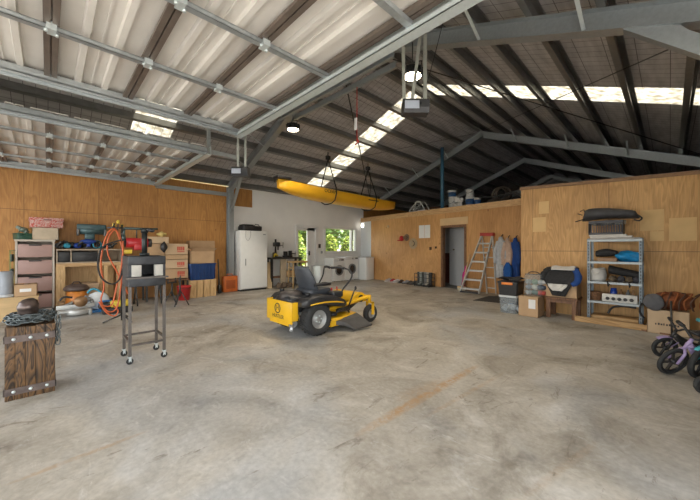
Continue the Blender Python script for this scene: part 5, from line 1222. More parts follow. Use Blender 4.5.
# coats on hooks
cw = [((498,508,237,278),(.42,.43,.45),'light grey coat hanging nearest the ladder'),((506.5,514,238,270),(.5,.36,.28),'beige coat hanging between grey and blue coats'),((513,522,238,279),(.015,.06,.24),'blue coat hanging at the corner of the plywood room'),((508.5,517,262,282),(.01,.08,.3),'bright blue garment hanging low in front of the coats')]
for i, ((u0,u1,v0,v1),c_,lb) in enumerate(cw):
    o_ = .12+.03*(i % 2)+(.12 if i == 3 else 0); a_, b2_ = BW(u0, v0, o_), BW(u1, v1, o_); w_ = (b2_-a_).xy.length/2; cx_ = (a_+b2_)/2; zt_, zb_ = a_.z, b2_.z
    rings = []
    for k_ in range(9):
        q = k_/8; z = zb_+(zt_-zb_)*q; hw = w_*(1.05-.75*max(0,(q-.62)/.38)**1.6) if q > .62 else w_*1.05*(1-.06*math.sin(q*5))
        rings.append([Vector((cx_.x,cx_.y,z))+Vector((BDIR.x,BDIR.y,0))*(hw*math.cos(a))+Vector((BN.x,BN.y,0))*((.075*(1-.5*q))*math.sin(a)*(1+.35*math.cos(5*a+i))) for a in [2*PI*p_/28 for p_ in range(28)]])
    t = thing('coat', lb, 'coat', (cx_.x,cx_.y,zb_), 0, 'coats at the end of the back wall')
    cm_ = M('coat_%s' % 'abcd'[i], c_, .9, 0, .15, 12, .2)
    part(MB().loft(rings), 'coat_body', cm_, t)
    if i != 3:
        s_ = Vector((BDIR.x,BDIR.y,0)); n_ = Vector((BN.x,BN.y,0))
        for sg in (-1,1): part(MB().tube([Vector((cx_.x,cx_.y,zt_-.12))+s_*sg*w_*.5, Vector((cx_.x,cx_.y,zt_-.4))+s_*sg*w_*.95+n_*.04, Vector((cx_.x,cx_.y,zt_-.72))+s_*sg*w_*.9+n_*.05], [.05,.055,.045], 10, sub=3), 'sleeve', cm_, t)
        part(MB().tube([Vector((cx_.x,cx_.y,zt_-.05)), Vector((cx_.x,cx_.y,zt_+.03))-n_*.06, Vector((cx_.x,cx_.y,zt_+.06))-n_*.11], .012, 6), 'hanging_loop', darkst, t)
# ---- things on the upper floor above the back wall
def pail(u, v, r, h, lb, body, band, dz=0, out=-.35):
    p = BW(u, v, out); p.z = 2.555+dz
    t = thing('paint_pail', lb, 'pail', p, 0, 'paint pails on the upper floor')
    part(MB().lathe([(0,0),(r*.9,0),(r,h),(r*1.04,h),(r*1.04,h*.93),(0,h*.93)][:5]+[(0,h)], (0,0,0), 'z', 20), 'pail_body', body, t, local=True)
    if band: part(MB().lathe([(r*.925,h*.2),(r*.985,h*.75),(r*1.0,h*.75),(r*.94,h*.2)], (0,0,0), 'z', 20, True), 'pail_label', band, t, local=True)
    part(MB().tube([(-r,0,h*.85),(-r*.6,-r*.9,h*.55),(0,-r*1.12,h*.45),(r*.6,-r*.9,h*.55),(r,0,h*.85)], .006, 6, sub=3), 'pail_handle', darkst, t, local=True)
pw = M('pail_white', (.62,.62,.6), .45); pb = M('pail_blue', (.02,.08,.22), .45)
def zb(u, v, out=-.35): return BW(u, v, out).z
for (u, v0, v1, r, lb, bd) in ((445.5,195,205,.12,'white pail at the front left of the paint pails',None),(445.5,186.5,194.6,.13,'blue-labelled pail stacked on the front left pail',pb),(463.5,189.8,199.5,.13,'blue-labelled pail under a white one, centre of the paint pails',pb),(463.5,182.3,189.5,.12,'white pail topmost of the centre pair',None),(471,191.5,199,.1,'small white pail at the right of the paint pails',pb)):
    r_ = r; z0_ = 2.552 if v1 > 198 else None
    h_ = zb(u,v0)-zb(u,v1)
    if z0_ is None: z0_ = PREV
    pail(u, v1, r_, h_, lb, pw, bd, z0_-2.555); PREV = z0_+h_+.004
for i, (u, v, s) in enumerate(((452.5,196,.1),(455,201,.09),(451,203,.08),(457,194,.07))):
    p = BW(u, v, -.25); p.z = 2.552+s*.9+(.16 if i in (0,3) else 0)
    solo(MB().ell(p, (s,s,s), amp=.15, seed=i), 'plastic_bag', M('bag_white', (.6,.58,.56), .6), ['white plastic bag between the two pail stacks, upper left','white plastic bag low between the pail stacks, right','white plastic bag low at the foot of the left pails','small white bag topmost between the pail stacks'][i], 'bag', 'white bags among the pails')
# white wire crate leaning over the wall top
p = BW(414, 212, -.28); 
t = thing('folding_step', 'pale metal folding step lying on the upper floor over the back wall', 'step', (p.x, p.y, 2.552), BANG)
m = MB(); wm_ = M('step_white', (.55,.56,.55), .4, .2)
A_, B_ = Vector((-.36,0,.05)), Vector((.0,0,.36)); C_, D_ = Vector((-.28,0,.0)), Vector((.35,0,.03)); E_ = Vector((.16,0,.34))
for y in (-.13,.13):
    o_ = Vector((0,y,.015))
    m.bar(A_+o_, B_+o_, .025, .03); m.bar(B_+o_, E_+o_, .025, .03); m.bar(E_+o_, D_+o_, .025, .03); m.bar(C_+o_, D_+o_, .025, .03); m.bar(A_+o_, C_+o_, .025, .03); m.bar(C_+o_*1+Vector((.1,0,.02)), B_+o_, .02, .02)
for q in (.15,.45,.75,1): m.bar(A_.lerp(B_,q)+Vector((0,-.13,.015)), A_.lerp(B_,q)+Vector((0,.13,.015)), .05, .02)
m.bb(-.02,.18,-.13,.13,.33,.36,.005); m.bb(.2,.34,-.12,.12,.03,.05)
part(m, 'step_frame', wm_, t, local=True)
# dark hoses and a bundle of pipes at the right end
h_ = BW(495, 197, -.5)
m = MB(); m.tube([BW(478,196,-.15), BW(490,196.5,-.12), BW(503,194,-.1), BW(511,191.5,-.1), BW(521,196,-.1)], .022, 8, sub=4); m.tube([BW(500,196,-.2), BW(510,193,-.2), BW(520,199,-.2)], .022, 8, sub=4)
for v_ in m.b.verts: v_.co.z = max(v_.co.z, 2.56)
solo(m, 'irrigation_pipe', blackp, 'black plastic pipe trailing over the top of the back wall near the room corner', 'pipe')
for i, u in enumerate((482,487,491)):
    p = BW(u, 190, -.7); m = MB()
    for k_ in range(3): m.torus((p.x,p.y,2.60+.045*k_+.16*0), .22-.02*k_, .02, 'z', 28, 8)
    if i: m.b.transform(Matrix.Translation(Vector((p.x,p.y,2.86))) @ Matrix.Rotation(PI/2, 4, 'X') @ Matrix.Rotation(.2*i, 4, 'Y') @ Matrix.Translation(-Vector((p.x,p.y,2.645))))
    solo(m, 'hose_coil', M('dark_hose', (.05,.035,.025), .6), ['dark hose coil lying flat on the upper floor','dark hose coil standing upright behind the flat coil','dark upright hose coil nearest the steel rafter end'][i], 'hose', 'hose coils on the upper floor')
solo(MB().bb(-6.9,-5.9,10.9,11.5,2.52,2.9,.03), 'travel_chest', darkwood, 'dark chest far back on the upper floor', 'chest')
# ================================================================== OUTSIDE: HEDGE
def bush(name, lb, c, rad, n, cols, seed, grp, leaf=.07):
    rnd = random.Random(seed); m = MB(); ms = [M('leaf_%s_%d' % (nm, 0), c_, .55, 0, .2, 2) for nm, c_ in cols]
    t = thing(name, lb, 'shrub' if 'shrub' in name or 'conifer' in name else 'tree', (c[0],c[1],-.16), 0, grp)
    for i in range(n):
        a, z = rnd.uniform(0, 2*PI), rnd.uniform(-1, 1); r = (1-z*z)**.5*rnd.uniform(.8,1.05); k_ = 1-.35*max(0,z)+.12*math.sin(5*a+3*z+seed)
        p = Vector((c[0]+rad[0]*r*math.cos(a)*k_, c[1]+rad[1]*r*math.sin(a)*k_, c[2]+rad[2]*z))
        m.m(ms[rnd.randrange(len(ms))]); s = leaf*rnd.uniform(.6,1.3)
        R = Matrix.Rotation(rnd.uniform(0,6.3),3,'Z') @ Matrix.Rotation(rnd.uniform(-1.2,1.2),3,'X')
        q = [p+R @ Vector(v_) for v_ in ((-s*.5,0,0),(0,-s*.3,.01),(s*.6,0,0),(0,s*.3,.01))]
        f_ = m.b.faces.new([m.b.verts.new(v_) for v_ in q]); f_.material_index = m.mi
    part(m, 'foliage', None, t)
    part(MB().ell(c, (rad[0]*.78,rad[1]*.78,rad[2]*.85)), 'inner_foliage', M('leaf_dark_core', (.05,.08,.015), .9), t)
    part(MB().cyl((c[0],c[1],-.16),(c[0],c[1],c[2]),.06,.03), 'trunk', brownwood, t)
yg = [('lime', (.40,.50,.08)), ('green', (.2,.32,.05)), ('gold', (.55,.58,.16))]
dg = [('deep', (.07,.14,.03)), ('mid', (.13,.22,.05))]
hx_ = -12.2
for i, (y, h) in enumerate(((7.4,1.9),(8.5,2.1),(9.55,1.85),(10.6,2.1),(11.7,2.0),(12.8,2.15),(13.9,1.9))):
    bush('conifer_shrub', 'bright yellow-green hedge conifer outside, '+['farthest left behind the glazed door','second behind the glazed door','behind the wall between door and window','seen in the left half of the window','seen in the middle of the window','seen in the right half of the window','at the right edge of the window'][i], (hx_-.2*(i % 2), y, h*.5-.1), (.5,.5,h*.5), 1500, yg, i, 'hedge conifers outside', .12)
for i, (y, h) in enumerate(((8.0,5.0),(13.6,5.6),(19.2,5.2))):
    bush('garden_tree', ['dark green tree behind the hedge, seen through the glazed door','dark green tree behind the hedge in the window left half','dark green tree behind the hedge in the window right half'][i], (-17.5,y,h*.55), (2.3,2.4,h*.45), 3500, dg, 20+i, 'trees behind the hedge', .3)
gr = st(MB().bb(-30,XL-.9,-5,30,-.16,-.13), 'lawn', M('dry_grass', (.5,.46,.2), .9, 0, .2, 8))
# ================================================================== RIGHT SIDE
def rx(u, Y): return PY(u, 0, Y).x
clearp = clear_plastic()
# storage tubs by the room corner
Y0 = 6.36
def tub(x0, x1, y0, y1, z0, z1, name, lb, body, lid, latch, col_lid=None):
    t = thing(name, lb, 'storage tub', ((x0+x1)/2, (y0+y1)/2, z0), 0, None)
    cx, cy, hx_, hy_ = (x0+x1)/2, (y0+y1)/2, (x1-x0)/2, (y1-y0)/2
    def rg(k, z): return [Vector((cx+hx_*k*a, cy+hy_*k*b_, z)) for a, b_ in ((1,-.85),(1,.85),(.9,1),(-.9,1),(-1,.85),(-1,-.85),(-.9,-1),(.9,-1))]
    part(MB().loft([rg(.86,z0+.001), rg(.95,z1-.03), rg(.9,z1-.031), rg(.8,z0+.012)], False, False), 'tub_body', body, t) if body is clearp else part(MB().loft([rg(.86,z0+.001), rg(.95,z1-.03)], True, False), 'tub_body', body, t)
    if body is clearp: part(MB().loft([rg(.86,z0+.001), rg(.86,z0+.006)], True, False), 'tub_base', body, t)
    part(MB().loft([rg(1,z1-.035), rg(1,z1-.008), rg(.93,z1)], True, False), 'lid', lid, t)
    if latch:
        part(MB().bb(cx-.1,cx+.1,y0-.008,y0+.012,z1-.06,z1-.015,.004), 'latch', latch, t)
    return t
za = PY(507, 295.5, Y0).z; zb_ = PY(507, 281.5, Y0).z
x0, x1 = rx(498,Y0), rx(517,Y0)
tub(x0, x1, Y0, Y0+.42, 0, za, 'storage_tub', 'clear plastic storage tub on the floor under the black tub', clearp, M('lid_white', (.6,.62,.62), .4), None)
for i in range(5): solo(MB().ell((x0+.09+.065*i*.95, Y0+.13+.12*(i%2), .085+.012*(i%3)), (.05,.075,.055), i*.7, amp=.15, seed=i+3), 'folded_cloth', M('cloth_%d' % i, [(.5,.52,.54),(.15,.25,.4),(.6,.6,.58),(.3,.32,.36),(.45,.5,.55)][i], .9), ['grey cloth at the left inside the clear tub','blue cloth inside the clear tub','white cloth in the middle of the clear tub','dark grey cloth inside the clear tub','pale blue cloth at the right inside the clear tub'][i], 'cloth', 'cloths in the clear tub')
tub(x0-.02, x1+.02, Y0-.02, Y0+.44, za, zb_, 'storage_tub', 'black plastic storage tub with an orange latch stacked on the clear tub', blackp, blackp, M('orange_latch', (.75,.22,.03), .4))
solo(MB().grid(lambda a, b_: (x0-.0+a*.38, Y0+.02+.3*b_, zb_+.03+.035*math.sin(6*a)*math.cos(5*b_)+.02), 12, 8), 'garbage_bag', blackf, 'black cloth heaped on the lid of the black tub', 'cloth', solid=.02)
# carton beside them with a clear bag on it
X0, X1 = rx(517.8,6.33), rx(538.3,6.33); zc = PY(528,296.5,6.33).z
carton('cardboard_box', 'brown cardboard box with a white shipping label under the clear bag', X0+.01, X1, 6.33, 6.72, 0, zc-.008, cardb, mark=('label', whitem), label_on='y')
bx0, bx1 = rx(522.5,6.4), rx(541,6.4); zt = PY(531,274.5,6.4).z
t = thing('clear_bag', 'clear plastic zip bag of soft things standing on the labelled cardboard box', 'bag', ((bx0+bx1)/2, 6.53, zc+.001))
L_ = bx1-bx0
part(MB().loft([[Vector(((bx0+bx1)/2+L_/2*k*math.copysign(abs(math.cos(a))**.4,math.cos(a)), 6.53+.12*kk*math.copysign(abs(math.sin(a))**.5,math.sin(a)), z)) for a in [2*PI*q/24 for q in range(24)]] for k,kk,z in ((.96,.9,zc+.002),(1,1,zc+.1),(.98,.9,zt-.08),(.93,.3,zt))]), 'bag_skin', clearp, t)
part(MB().tube([(bx0+.05,6.53,zt),(bx0+.1,6.53,zt+.04),(bx1-.1,6.53,zt+.04),(bx1-.05,6.53,zt)], .008, 6, sub=3).bb(bx0+.01,bx1-.01,6.525,6.535,zt-.012,zt+.004), 'bag_handle', blackp, t)
rnd = random.Random(11)
for i in range(9):
    c_ = [(.5,.52,.52),(.12,.2,.16),(.55,.1,.08),(.3,.33,.36),(.6,.58,.5),(.08,.1,.14),(.4,.42,.4),(.2,.3,.2),(.55,.55,.55)][i]
    solo(MB().ell((bx0+.07+(i%3)*.105, 6.53+.0*i, zc+.06+(i//3)*.1), (.05,.07,.045), i, amp=.12, seed=i), 'bagged_item', M('soft_%d' % i, c_, .9), ['pale','dark green','red','grey','cream','navy','mid grey','olive','light grey'][i]+' soft item inside the clear zip bag, '+['bottom','middle','top'][i//3]+' row', 'soft toy', 'soft items inside the clear bag')
# brown stool with carton and draped jacket
Y1_ = 6.55; sxa, sxb = rx(546,Y1_), rx(576.5,Y1_); sz = PY(560,297.5,Y1_).z
t = thing('wooden_stool', 'low dark brown wooden stool carrying a cardboard box and jacket', 'stool', ((sxa+sxb)/2, Y1_+.2, 0))
part(MB().bb(sxa-.02, sxb+.02, Y1_-.02, Y1_+.42, sz-.035, sz, .006), 'seat', brownwood, t)
part(MB().bb(sxa+.03, sxb-.03, Y1_+.01, Y1_+.03, sz-.1, sz-.035).bb(sxa+.03, sxb-.03, Y1_+.37, Y1_+.39, sz-.1, sz-.035), 'apron', brownwood, t)
for x in (sxa+.035, sxb-.035):
    for y in (Y1_+.03, Y1_+.37): part(MB().bb(x-.035,x+.035,y-.03,y+.03,0,sz-.035,.004), 'leg', brownwood, t)
ca, cb_ = rx(543.5,Y1_), rx(577,Y1_); cz = PY(560,280,Y1_).z
carton('cardboard_box', 'brown cardboard box half covered by a black jacket on the low stool', ca, cb_, Y1_+.0, Y1_+.38, sz+.001, cz-sz, cardb)
# jacket draped over the box
def drape(mat, u0, u1, prof, dy, name, parent, lb=None, curve=0):
    xa_, xb_ = rx(u0, Y1_), rx(u1, Y1_)
    def fn(a, b_):
        k = b_*(len(prof)-1); i = min(int(k), len(prof)-2); f = k-i
        y = prof[i][0]*(1-f)+prof[i+1][0]*f; z = prof[i][1]*(1-f)+prof[i+1][1]*f; nar = prof[i][2]*(1-f)+prof[i+1][2]*f
        x = (xa_+xb_)/2+(a-.5)*(xb_-xa_)*nar
        return (x, y+dy+.008*math.sin(14*a+5*b_), z+.012*math.sin(9*a)*math.sin(PI*b_)-curve*(2*a-1)**2*b_**3)
    return part(MB().grid(fn, 18, 20), name, mat, parent, lb, solid=.012)
t = thing('jacket', 'black jacket with white panels and blue sleeve draped over the box on the stool', 'jacket', ((ca+cb_)/2, Y1_+.1, sz))
ztop = PY(562, 268, Y1_+.1).z; zlow = PY(560, 296, Y1_-.03).z
drape(blackf, 543, 577, [(Y1_+.33,cz+.04,.8),(Y1_+.25,ztop-.0,.95),(Y1_+.08,ztop-.04,1.06),(Y1_-.02,cz+.02,1.0),(Y1_-.05,cz-.1,.7),(Y1_-.05,zlow+.0,.38)], 0, 'jacket_body', t, None)
wf = M('white_fabric', (.62,.60,.57), .9)
drape(wf, 550, 575, [(Y1_+.24,ztop+.02,1),(Y1_+.14,ztop+.025,1.0),(Y1_+.03,ztop-.03,.92)], -.01, 'collar_panel', t, 'white collar panel')
drape(wf, 548.5, 568.5, [(Y1_-.035,cz-.07,1),(Y1_-.04,cz-.12,.9),(Y1_-.045,cz-.19,.45)], -.03, 'hem_panel', t, 'white hem panel')
ax_ = rx(576, Y1_); part(MB().tube([(ax_-.03,Y1_+.1,ztop-.02),(ax_+.03,Y1_+.02,cz+.08),(ax_+.02,Y1_-.05,cz-.02),(ax_-.05,Y1_-.07,cz-.07)], [.05,.055,.05,.04], 10, sub=3), 'sleeve', M('coat_c', (.015,.06,.24), .9), t, 'blue sleeve')
ax_ = rx(545, Y1_); part(MB().tube([(ax_+.06,Y1_+.1,ztop-.05),(ax_-.02,Y1_+.03,cz+.1),(ax_-.03,Y1_-.03,cz-.0)], [.05,.055,.04], 10, sub=3), 'sleeve', blackf, t)
# ---- steel shelving
YS = 6.58; YB = 6.95
s0, s1 = rx(587,YS), rx(642.5,YS)
t = thing('shelving_unit', 'grey slotted steel shelving unit against the right plywood wall', 'shelving', ((s0+s1)/2, (YS+YB)/2, 0))
shm = M('shelf_grey', (.17,.205,.23), .42, .3, .12, 10)
ST = 1.40
for x in (s0, s1):
    sg = 1 if x == s0 else -1
    for y in (YS, YB):
        sy = 1 if y == YS else -1
        m = MB(); m.bb(x, x+sg*.04, y, y+sy*.003, 0, ST+.015); m.bb(x, x+sg*.003, y, y+sy*.035, 0, ST+.015)
        p_ = part(m, 'post', shm, t)
        m = MB()
        for k_ in range(26): m.bb(x+sg*.014, x+sg*.026, y-sy*.001, y-sy*.0005, .04+k_*.052, .07+k_*.052)
        o = part(m, 'slot_row', blackm, p_); o['kind'] = 'stuff'
LV = [1.40, 1.035, .70, .375]
for z in LV:
    m = MB(); m.bb(s0+.003,s1-.003,YS+.003,YB-.003,z-.006,z).bb(s0+.003,s1-.003,YS-.003,YS,z-.035,z).bb(s0+.003,s1-.003,YB-.006,YB-.003,z-.035,z); part(m, 'shelf', M('shelf_plate', (.33,.36,.375), .42, .3, .08), t)
# on the top: boards, basket, black bag
for i, (a, b_, z, h, lb) in enumerate(((588,640,1.402,.022,'lowest thin grey board on the shelving top'),(590,632,1.426,.03,'thick white board on the shelving top'),(589,626,1.458,.022,'white upper board under the basket'))):
    solo(MB().bb(rx(a,YS),rx(b_,YS),YS+.0,YB-.03,z,z+h,.003), 'flat_board', [M('board_grey',(.4,.38,.36),.6),wf,M('board_white',(.66,.64,.6),.6)][i], lb, 'board', 'flat boards on top of the shelving')
ba, bb_ = rx(588.5,YS+.03), rx(623,YS+.03); bz = 1.482; bt_ = PY(605,220.5,YS+.03).z
t = thing('plastic_basket', 'dark plastic basket with vertical slots on top of the shelving', 'basket', ((ba+bb_)/2, YS+.18, bz))
m = MB(); bk_ = M('basket_grey', (.045,.045,.055), .5)
n = 13
for f_, (ya, yb2) in enumerate(((YS+.03,YS+.036),(YS+.3,YS+.306))):
    m.bb(ba,bb_,ya,yb2,bz,bz+.035); m.bb(ba,bb_,ya-.004,yb2+.004,bt_-.045,bt_)
    for k_ in range(n+1): x = ba+.004+(bb_-ba-.008)*k_/n; m.bb(x-.006,x+.006,ya,yb2,bz+.03,bt_-.04)
for x in (ba, bb_-.006): m.bb(x,x+.006,YS+.03,YS+.306,bz,bt_)
m.bb(ba,bb_,YS+.03,YS+.306,bz,bz+.006); part(m, 'basket_body', bk_, t)
for i in range(7):
    x = ba+.06+(bb_-ba-.12)*i/6; solo(MB().ell((x,YS+.165,bt_-.03), (.045,.09,.04), .3*i, amp=.15, seed=i), 'packed_bundle', M('bundle_%d' % (i % 3), [(.5,.48,.42),(.06,.06,.06),(.35,.36,.36)][i % 3], .8), ['cream','black','grey'][i % 3]+' bundle in the basket on the shelving, '+['first from left','second from left','third from left','in the middle','third from right','second from right','first from right'][i], 'bundle', 'bundles in the basket')
g0, g1 = rx(580.5,YS), rx(639,YS); gz = bt_+.012
rings = []
for k_ in range(17):
    q = k_/16; x = g0+(g1-g0)*q; h = .088*(1-abs(2*q-1)**10)**.5*(1.1-.5*q)+.012; 
    rings.append([Vector((x, YS+.16+.15*(1-abs(2*q-1)**8)**.5*math.cos(a), gz+h+.02*math.sin(3*q)+h*math.sin(a)*(1+.08*math.sin(7*q+3*a)))) for a in [2*PI*p_/20 for p_ in range(20)]])
t = thing('folded_chair_bag', 'long black bag lying across the basket on top of the shelving', 'bag', ((g0+g1)/2, YS+.16, gz))
part(MB().loft(rings), 'bag_body', M('bag_black', (.045,.045,.05), .6, 0, .3, 10), t)
part(MB().tube([(g0+.05,YS+.1,gz+.12),(g0+.03,YS+.1,gz+.2),(g0-.02,YS+.1,gz+.17)], .008, 6).tube([(g0+.05,YS+.05,gz+.03),(g0-.05,YS+.04,gz+.0),(g0-.08,YS+.04,gz-.01)], .008, 6).tube([(g0+.02,YS+.05,gz+.1),(g0-.05,YS+.04,gz+.13)], .007, 6), 'strap', blackf, t)
part(MB().tube([(g1-.02,YS+.06,gz+.05),(g1+.03,YS+.03,gz+.0),(g1+.0,YS+.02,gz-.04),(g1-.06,YS+.03,gz-.02)], .012, 8, sub=3), 'carry_handle', blackf, t)
# shelf 2
def onshelf(u0, u1, z, h, y0=.02, y1=.3): return rx(u0,YS+y0), rx(u1,YS+y0), YS+y0, YS+y1, z, z+h
b = onshelf(597,617,LV[1]+.001,.055); solo(MB().bb(*b,.005), 'cardboard_tray', M('tan_card',(.35,.22,.14),.8), 'flat tan box on the second shelf beside the blue bag', 'box')
xa, xb = rx(595,YS+.02), rx(640,YS+.02)
solo(MB().loft([[Vector((xa+(xb-xa)*q, YS+.17+.13*math.cos(a), LV[1]+.125+.02*math.sin(5*q)+(.05+.02*math.sin(8*q))*math.sin(a))) for a in [2*PI*p_/16 for p_ in range(16)]] for q in [i/12 for i in range(7)]]), 'backpack', blackf, 'black bag lying on the flat tan box on the second shelf', 'bag')
solo(MB().ell((rx(628,YS+.1),YS+.13,LV[1]+.085), (.17,.12,.085), amp=.13, seed=3, u=28, v=18), 'fabric_bag', M('bright_blue', (.01,.22,.5), .55, 0, .3, 14), 'crumpled bright blue bag on the second shelf', 'bag')
# shelf 3
x_ = rx(597,YS+.12)
t = thing('fabric_bag', 'cream cloth bag on the third shelf of the steel shelving', 'bag', (x_, YS+.14, LV[2]))
part(MB().loft([[Vector((x_+r*math.cos(a)*(1+.06*math.sin(3*a)), YS+.14+r*.85*math.sin(a), LV[2]+.002+z+.012*math.sin(2*a)*(z > .1))) for a in [2*PI*p_/20 for p_ in range(20)]] for r, z in ((.09,0),(.115,.03),(.125,.1),(.115,.17),(.1,.215),(.085,.2),(.06,.17))]), 'bag_body', wf, t)
part(MB().tube([(x_-.08,YS+.03,LV[2]+.2),(x_-.02,YS+.01,LV[2]+.12),(x_+.07,YS+.03,LV[2]+.19)], .009, 6, sub=3), 'bag_handle', wf, t)
xa, xb = rx(608,YS+.02), rx(640,YS+.02)
solo(MB().loft([[Vector((xa+(xb-xa)*q, YS+.17+.14*math.cos(a), LV[2]+.2-.08*q+(.07-.012*q)*math.sin(a))) for a in [2*PI*p_/16 for p_ in range(16)]] for q in [i/8 for i in range(9)]]), 'rolled_bag', blackf, 'long black rolled bag sloping down on the third shelf', 'bag')
for i, u in enumerate((613,621,629,636)):
    x = rx(u,YS+.1); solo(MB().ell((x,YS+.1,LV[2]+.05), (.05,.08,.05), amp=.15, seed=i+6), 'gear_bundle', M('gear_%d' % (i%2), [(.12,.09,.06),(.05,.05,.06)][i%2], .9), ['brown bundle beside the cream bag','black bundle second beside the cream bag','brown bundle third from the cream bag','black bundle at the right end of the third shelf'][i], 'bundle', 'bundles under the rolled bag')
for u in (607.5, 629): 
    x = rx(u,YS-.01); solo(MB().tube([(x,YS+.02,LV[2]+.01),(x,YS-.012,LV[2]+.006),(x+.01,YS-.013,LV[2]-.07),(x+.025,YS-.012,LV[2]-.03)], .009, 6), 'strap', blackf, 'black strap hanging over the third shelf edge, '+('left one' if u < 610 else 'right one'), 'strap')
# shelf 4: white rail of knobs, blue jar, brown basket
ra_, rb_ = rx(602,YS+.02), rx(637.5,YS+.02); z0, z1 = LV[3]+.002, LV[3]+.13
t = thing('knob_panel', 'white panel with a row of five black knobs on the fourth shelf', 'control panel', ((ra_+rb_)/2, YS+.05, LV[3]))
part(MB().bb(ra_,rb_,YS+.02,YS+.1,z0,z1,.006), 'panel_body', M('board_white',(.66,.64,.6),.6), t)
for i in range(5):
    x = ra_+.07+(rb_-ra_-.14)*i/4; k_ = part(MB().lathe([(.0,-.03),(.022,-.03),(.026,.0),(0,0)], (x,YS+.018,z0+.055), 'y', 14), 'knob', blackp, t); part(MB().bar((x-.02,YS-.015,z0+.05),(x+.03,YS-.015,z0+.062),.008,.012), 'knob_grip', blackp, k_)
x = rx(613.5,YS+.15)
t = thing('plastic_jar', 'blue plastic jar standing behind the white knob panel', 'jar', (x, YS+.18, LV[3]))
part(MB().lathe([(0,0),(.045,0),(.047,.17),(.035,.19),(0,.19)], (x,YS+.18,LV[3]+.001), 'z', 18), 'jar_body', M('jar_blue', (.01,.06,.4), .35), t); part(MB().lathe([(.04,.19),(.04,.215),(0,.216)], (x,YS+.18,LV[3]+.001), 'z', 18), 'lid', M('jar_blue', (.01,.06,.4), .35), t)
x = rx(595,YS+.12)
t = thing('wicker_basket', 'small brown wicker basket at the left end of the fourth shelf', 'basket', (x, YS+.14, LV[3]))
m = MB()
for k_ in range(7): m.torus((x,YS+.14,LV[3]+.012+k_*.02), .075+.004*k_, .01, 'z', 20, 6)
m.lathe([(0,0),(.075,0),(.075,.01),(0,.012)], (x,YS+.14,LV[3]+.001), 'z', 18); part(m, 'basket_body', M('wicker', (.2,.1,.05), .8, 0, .4, 40), t)
for i, u in enumerate((621,628,633)): x = rx(u,YS+.2); solo(MB().lathe([(0,0),(.03,0),(.03,.14),(.012,.17),(.012,.2),(0,.2)], (x,YS+.22,LV[3]+.001), 'z', 14), 'bottle', M('amber_%d' % i, [(.25,.12,.05),(.2,.2,.2),(.35,.2,.1)][i], .3), ['amber bottle behind the knob panel, left','grey bottle behind the knob panel, middle','tan bottle behind the knob panel, right'][i], 'bottle', 'bottles behind the knob panel')
# under the shelf: timber and a black tyre shape
solo(MB().tube([(rx(608,YS+.1),YS+.1,.17),(rx(612,YS+.1),YS+.12,.27),(rx(622,YS+.1),YS+.14,.31),(rx(636,YS+.1),YS+.14,.30)], .016, 8, sub=5), 'bent_pipe', blackp, 'curved black pipe under the lowest shelf', 'pipe')
solo(MB().bb(rx(586,YS)+.06,rx(640,YS)-.02,YS+.05,YS+.3,0.0,.13,.004), 'timber_beam', wood('honey_wood', (.34,.19,.07), (.52,.32,.14), (10,1,1), 4), 'thick honey-coloured timber beam lying under the lowest shelf', 'beam')
a, b_ = PG(577,319.5), PG(645,331.5)
solo(MB().bar((a.x,a.y-.0,.012),(b_.x+.35,a.y-.28,.012),.05,.024), 'timber_batten', brownwood, 'long dark timber batten on the floor in front of the shelving', 'batten')
solo(MB().bar((a.x,YS-.06,.05),(s1+.06,YS-.1,.05),.035,.09), 'timber_batten', MATS['honey_wood'], 'long honey-coloured timber batten on edge before the shelving posts', 'batten')
# ---- carton with rope heap
Y2 = 6.42; c0_, c1_ = rx(647,Y2), rx(690,Y2); cz = PY(665,311,Y2).z
carton('cardboard_box', 'pale cardboard box with black lettering right of the shelving, under the brown bag', c0_, c1_, Y2, Y2+.42, 0, cz, cardb2, mark=('text', blackm), label_on='y')
t = thing('duffel_bag', 'rust-brown slouching duffel bag heaped on the lettered cardboard box', 'bag', ((c0_+c1_)/2+.03, Y2+.2, cz))
rust = M('rust_cloth', (.2,.065,.025), .9, 0, .4, 9, .4)
part(MB().ell(((c0_+c1_)/2+.05,Y2+.2,cz+.13), ((c1_-c0_)*.54,.2,.13), amp=.07, seed=4, u=32, v=20), 'bag_body', rust, t)
for i in range(7):
    x = c0_+.12+i*.07; part(MB().tube([(x,Y2+.02,cz+.03),(x+.03*math.sin(i),Y2-.01,cz+.15),(x+.06,Y2+.1,cz+.26),(x+.1*math.cos(i),Y2+.25,cz+.22)], .011, 6, sub=4), 'lashing_cord', M('cord_%d' % (i%2), [(.32,.1,.03),(.1,.05,.03)][i%2], .8), t)
t = thing('fabric_bag', 'dark grey stuffed bag at the left end of the rust-brown duffel', 'bag', (c0_+.06, Y2+.02, cz))
part(MB().ell((c0_+.07,Y2+.0,cz+.115), (.12,.09,.12), amp=.05, seed=8, u=24, v=16), 'bag_body', M('grey_cloth', (.13,.13,.14), .9, 0, .2, 8, .3), t)
part(MB().tube([(c0_-.06,Y2+.05,cz+.08),(c0_-.08,Y2+.02,cz-.05),(c0_-.03,Y2+.02,cz-.14)], .014, 6, sub=3), 'strap', blackf, t)
solo(MB().cyl((rx(672,Y2-.1),Y2-.08,0.0),(rx(671,Y2-.1),Y2-.06,cz+.16),.012), 'walking_stick', darkst, 'slim dark stick standing in front of the lettered cardboard box', 'stick')
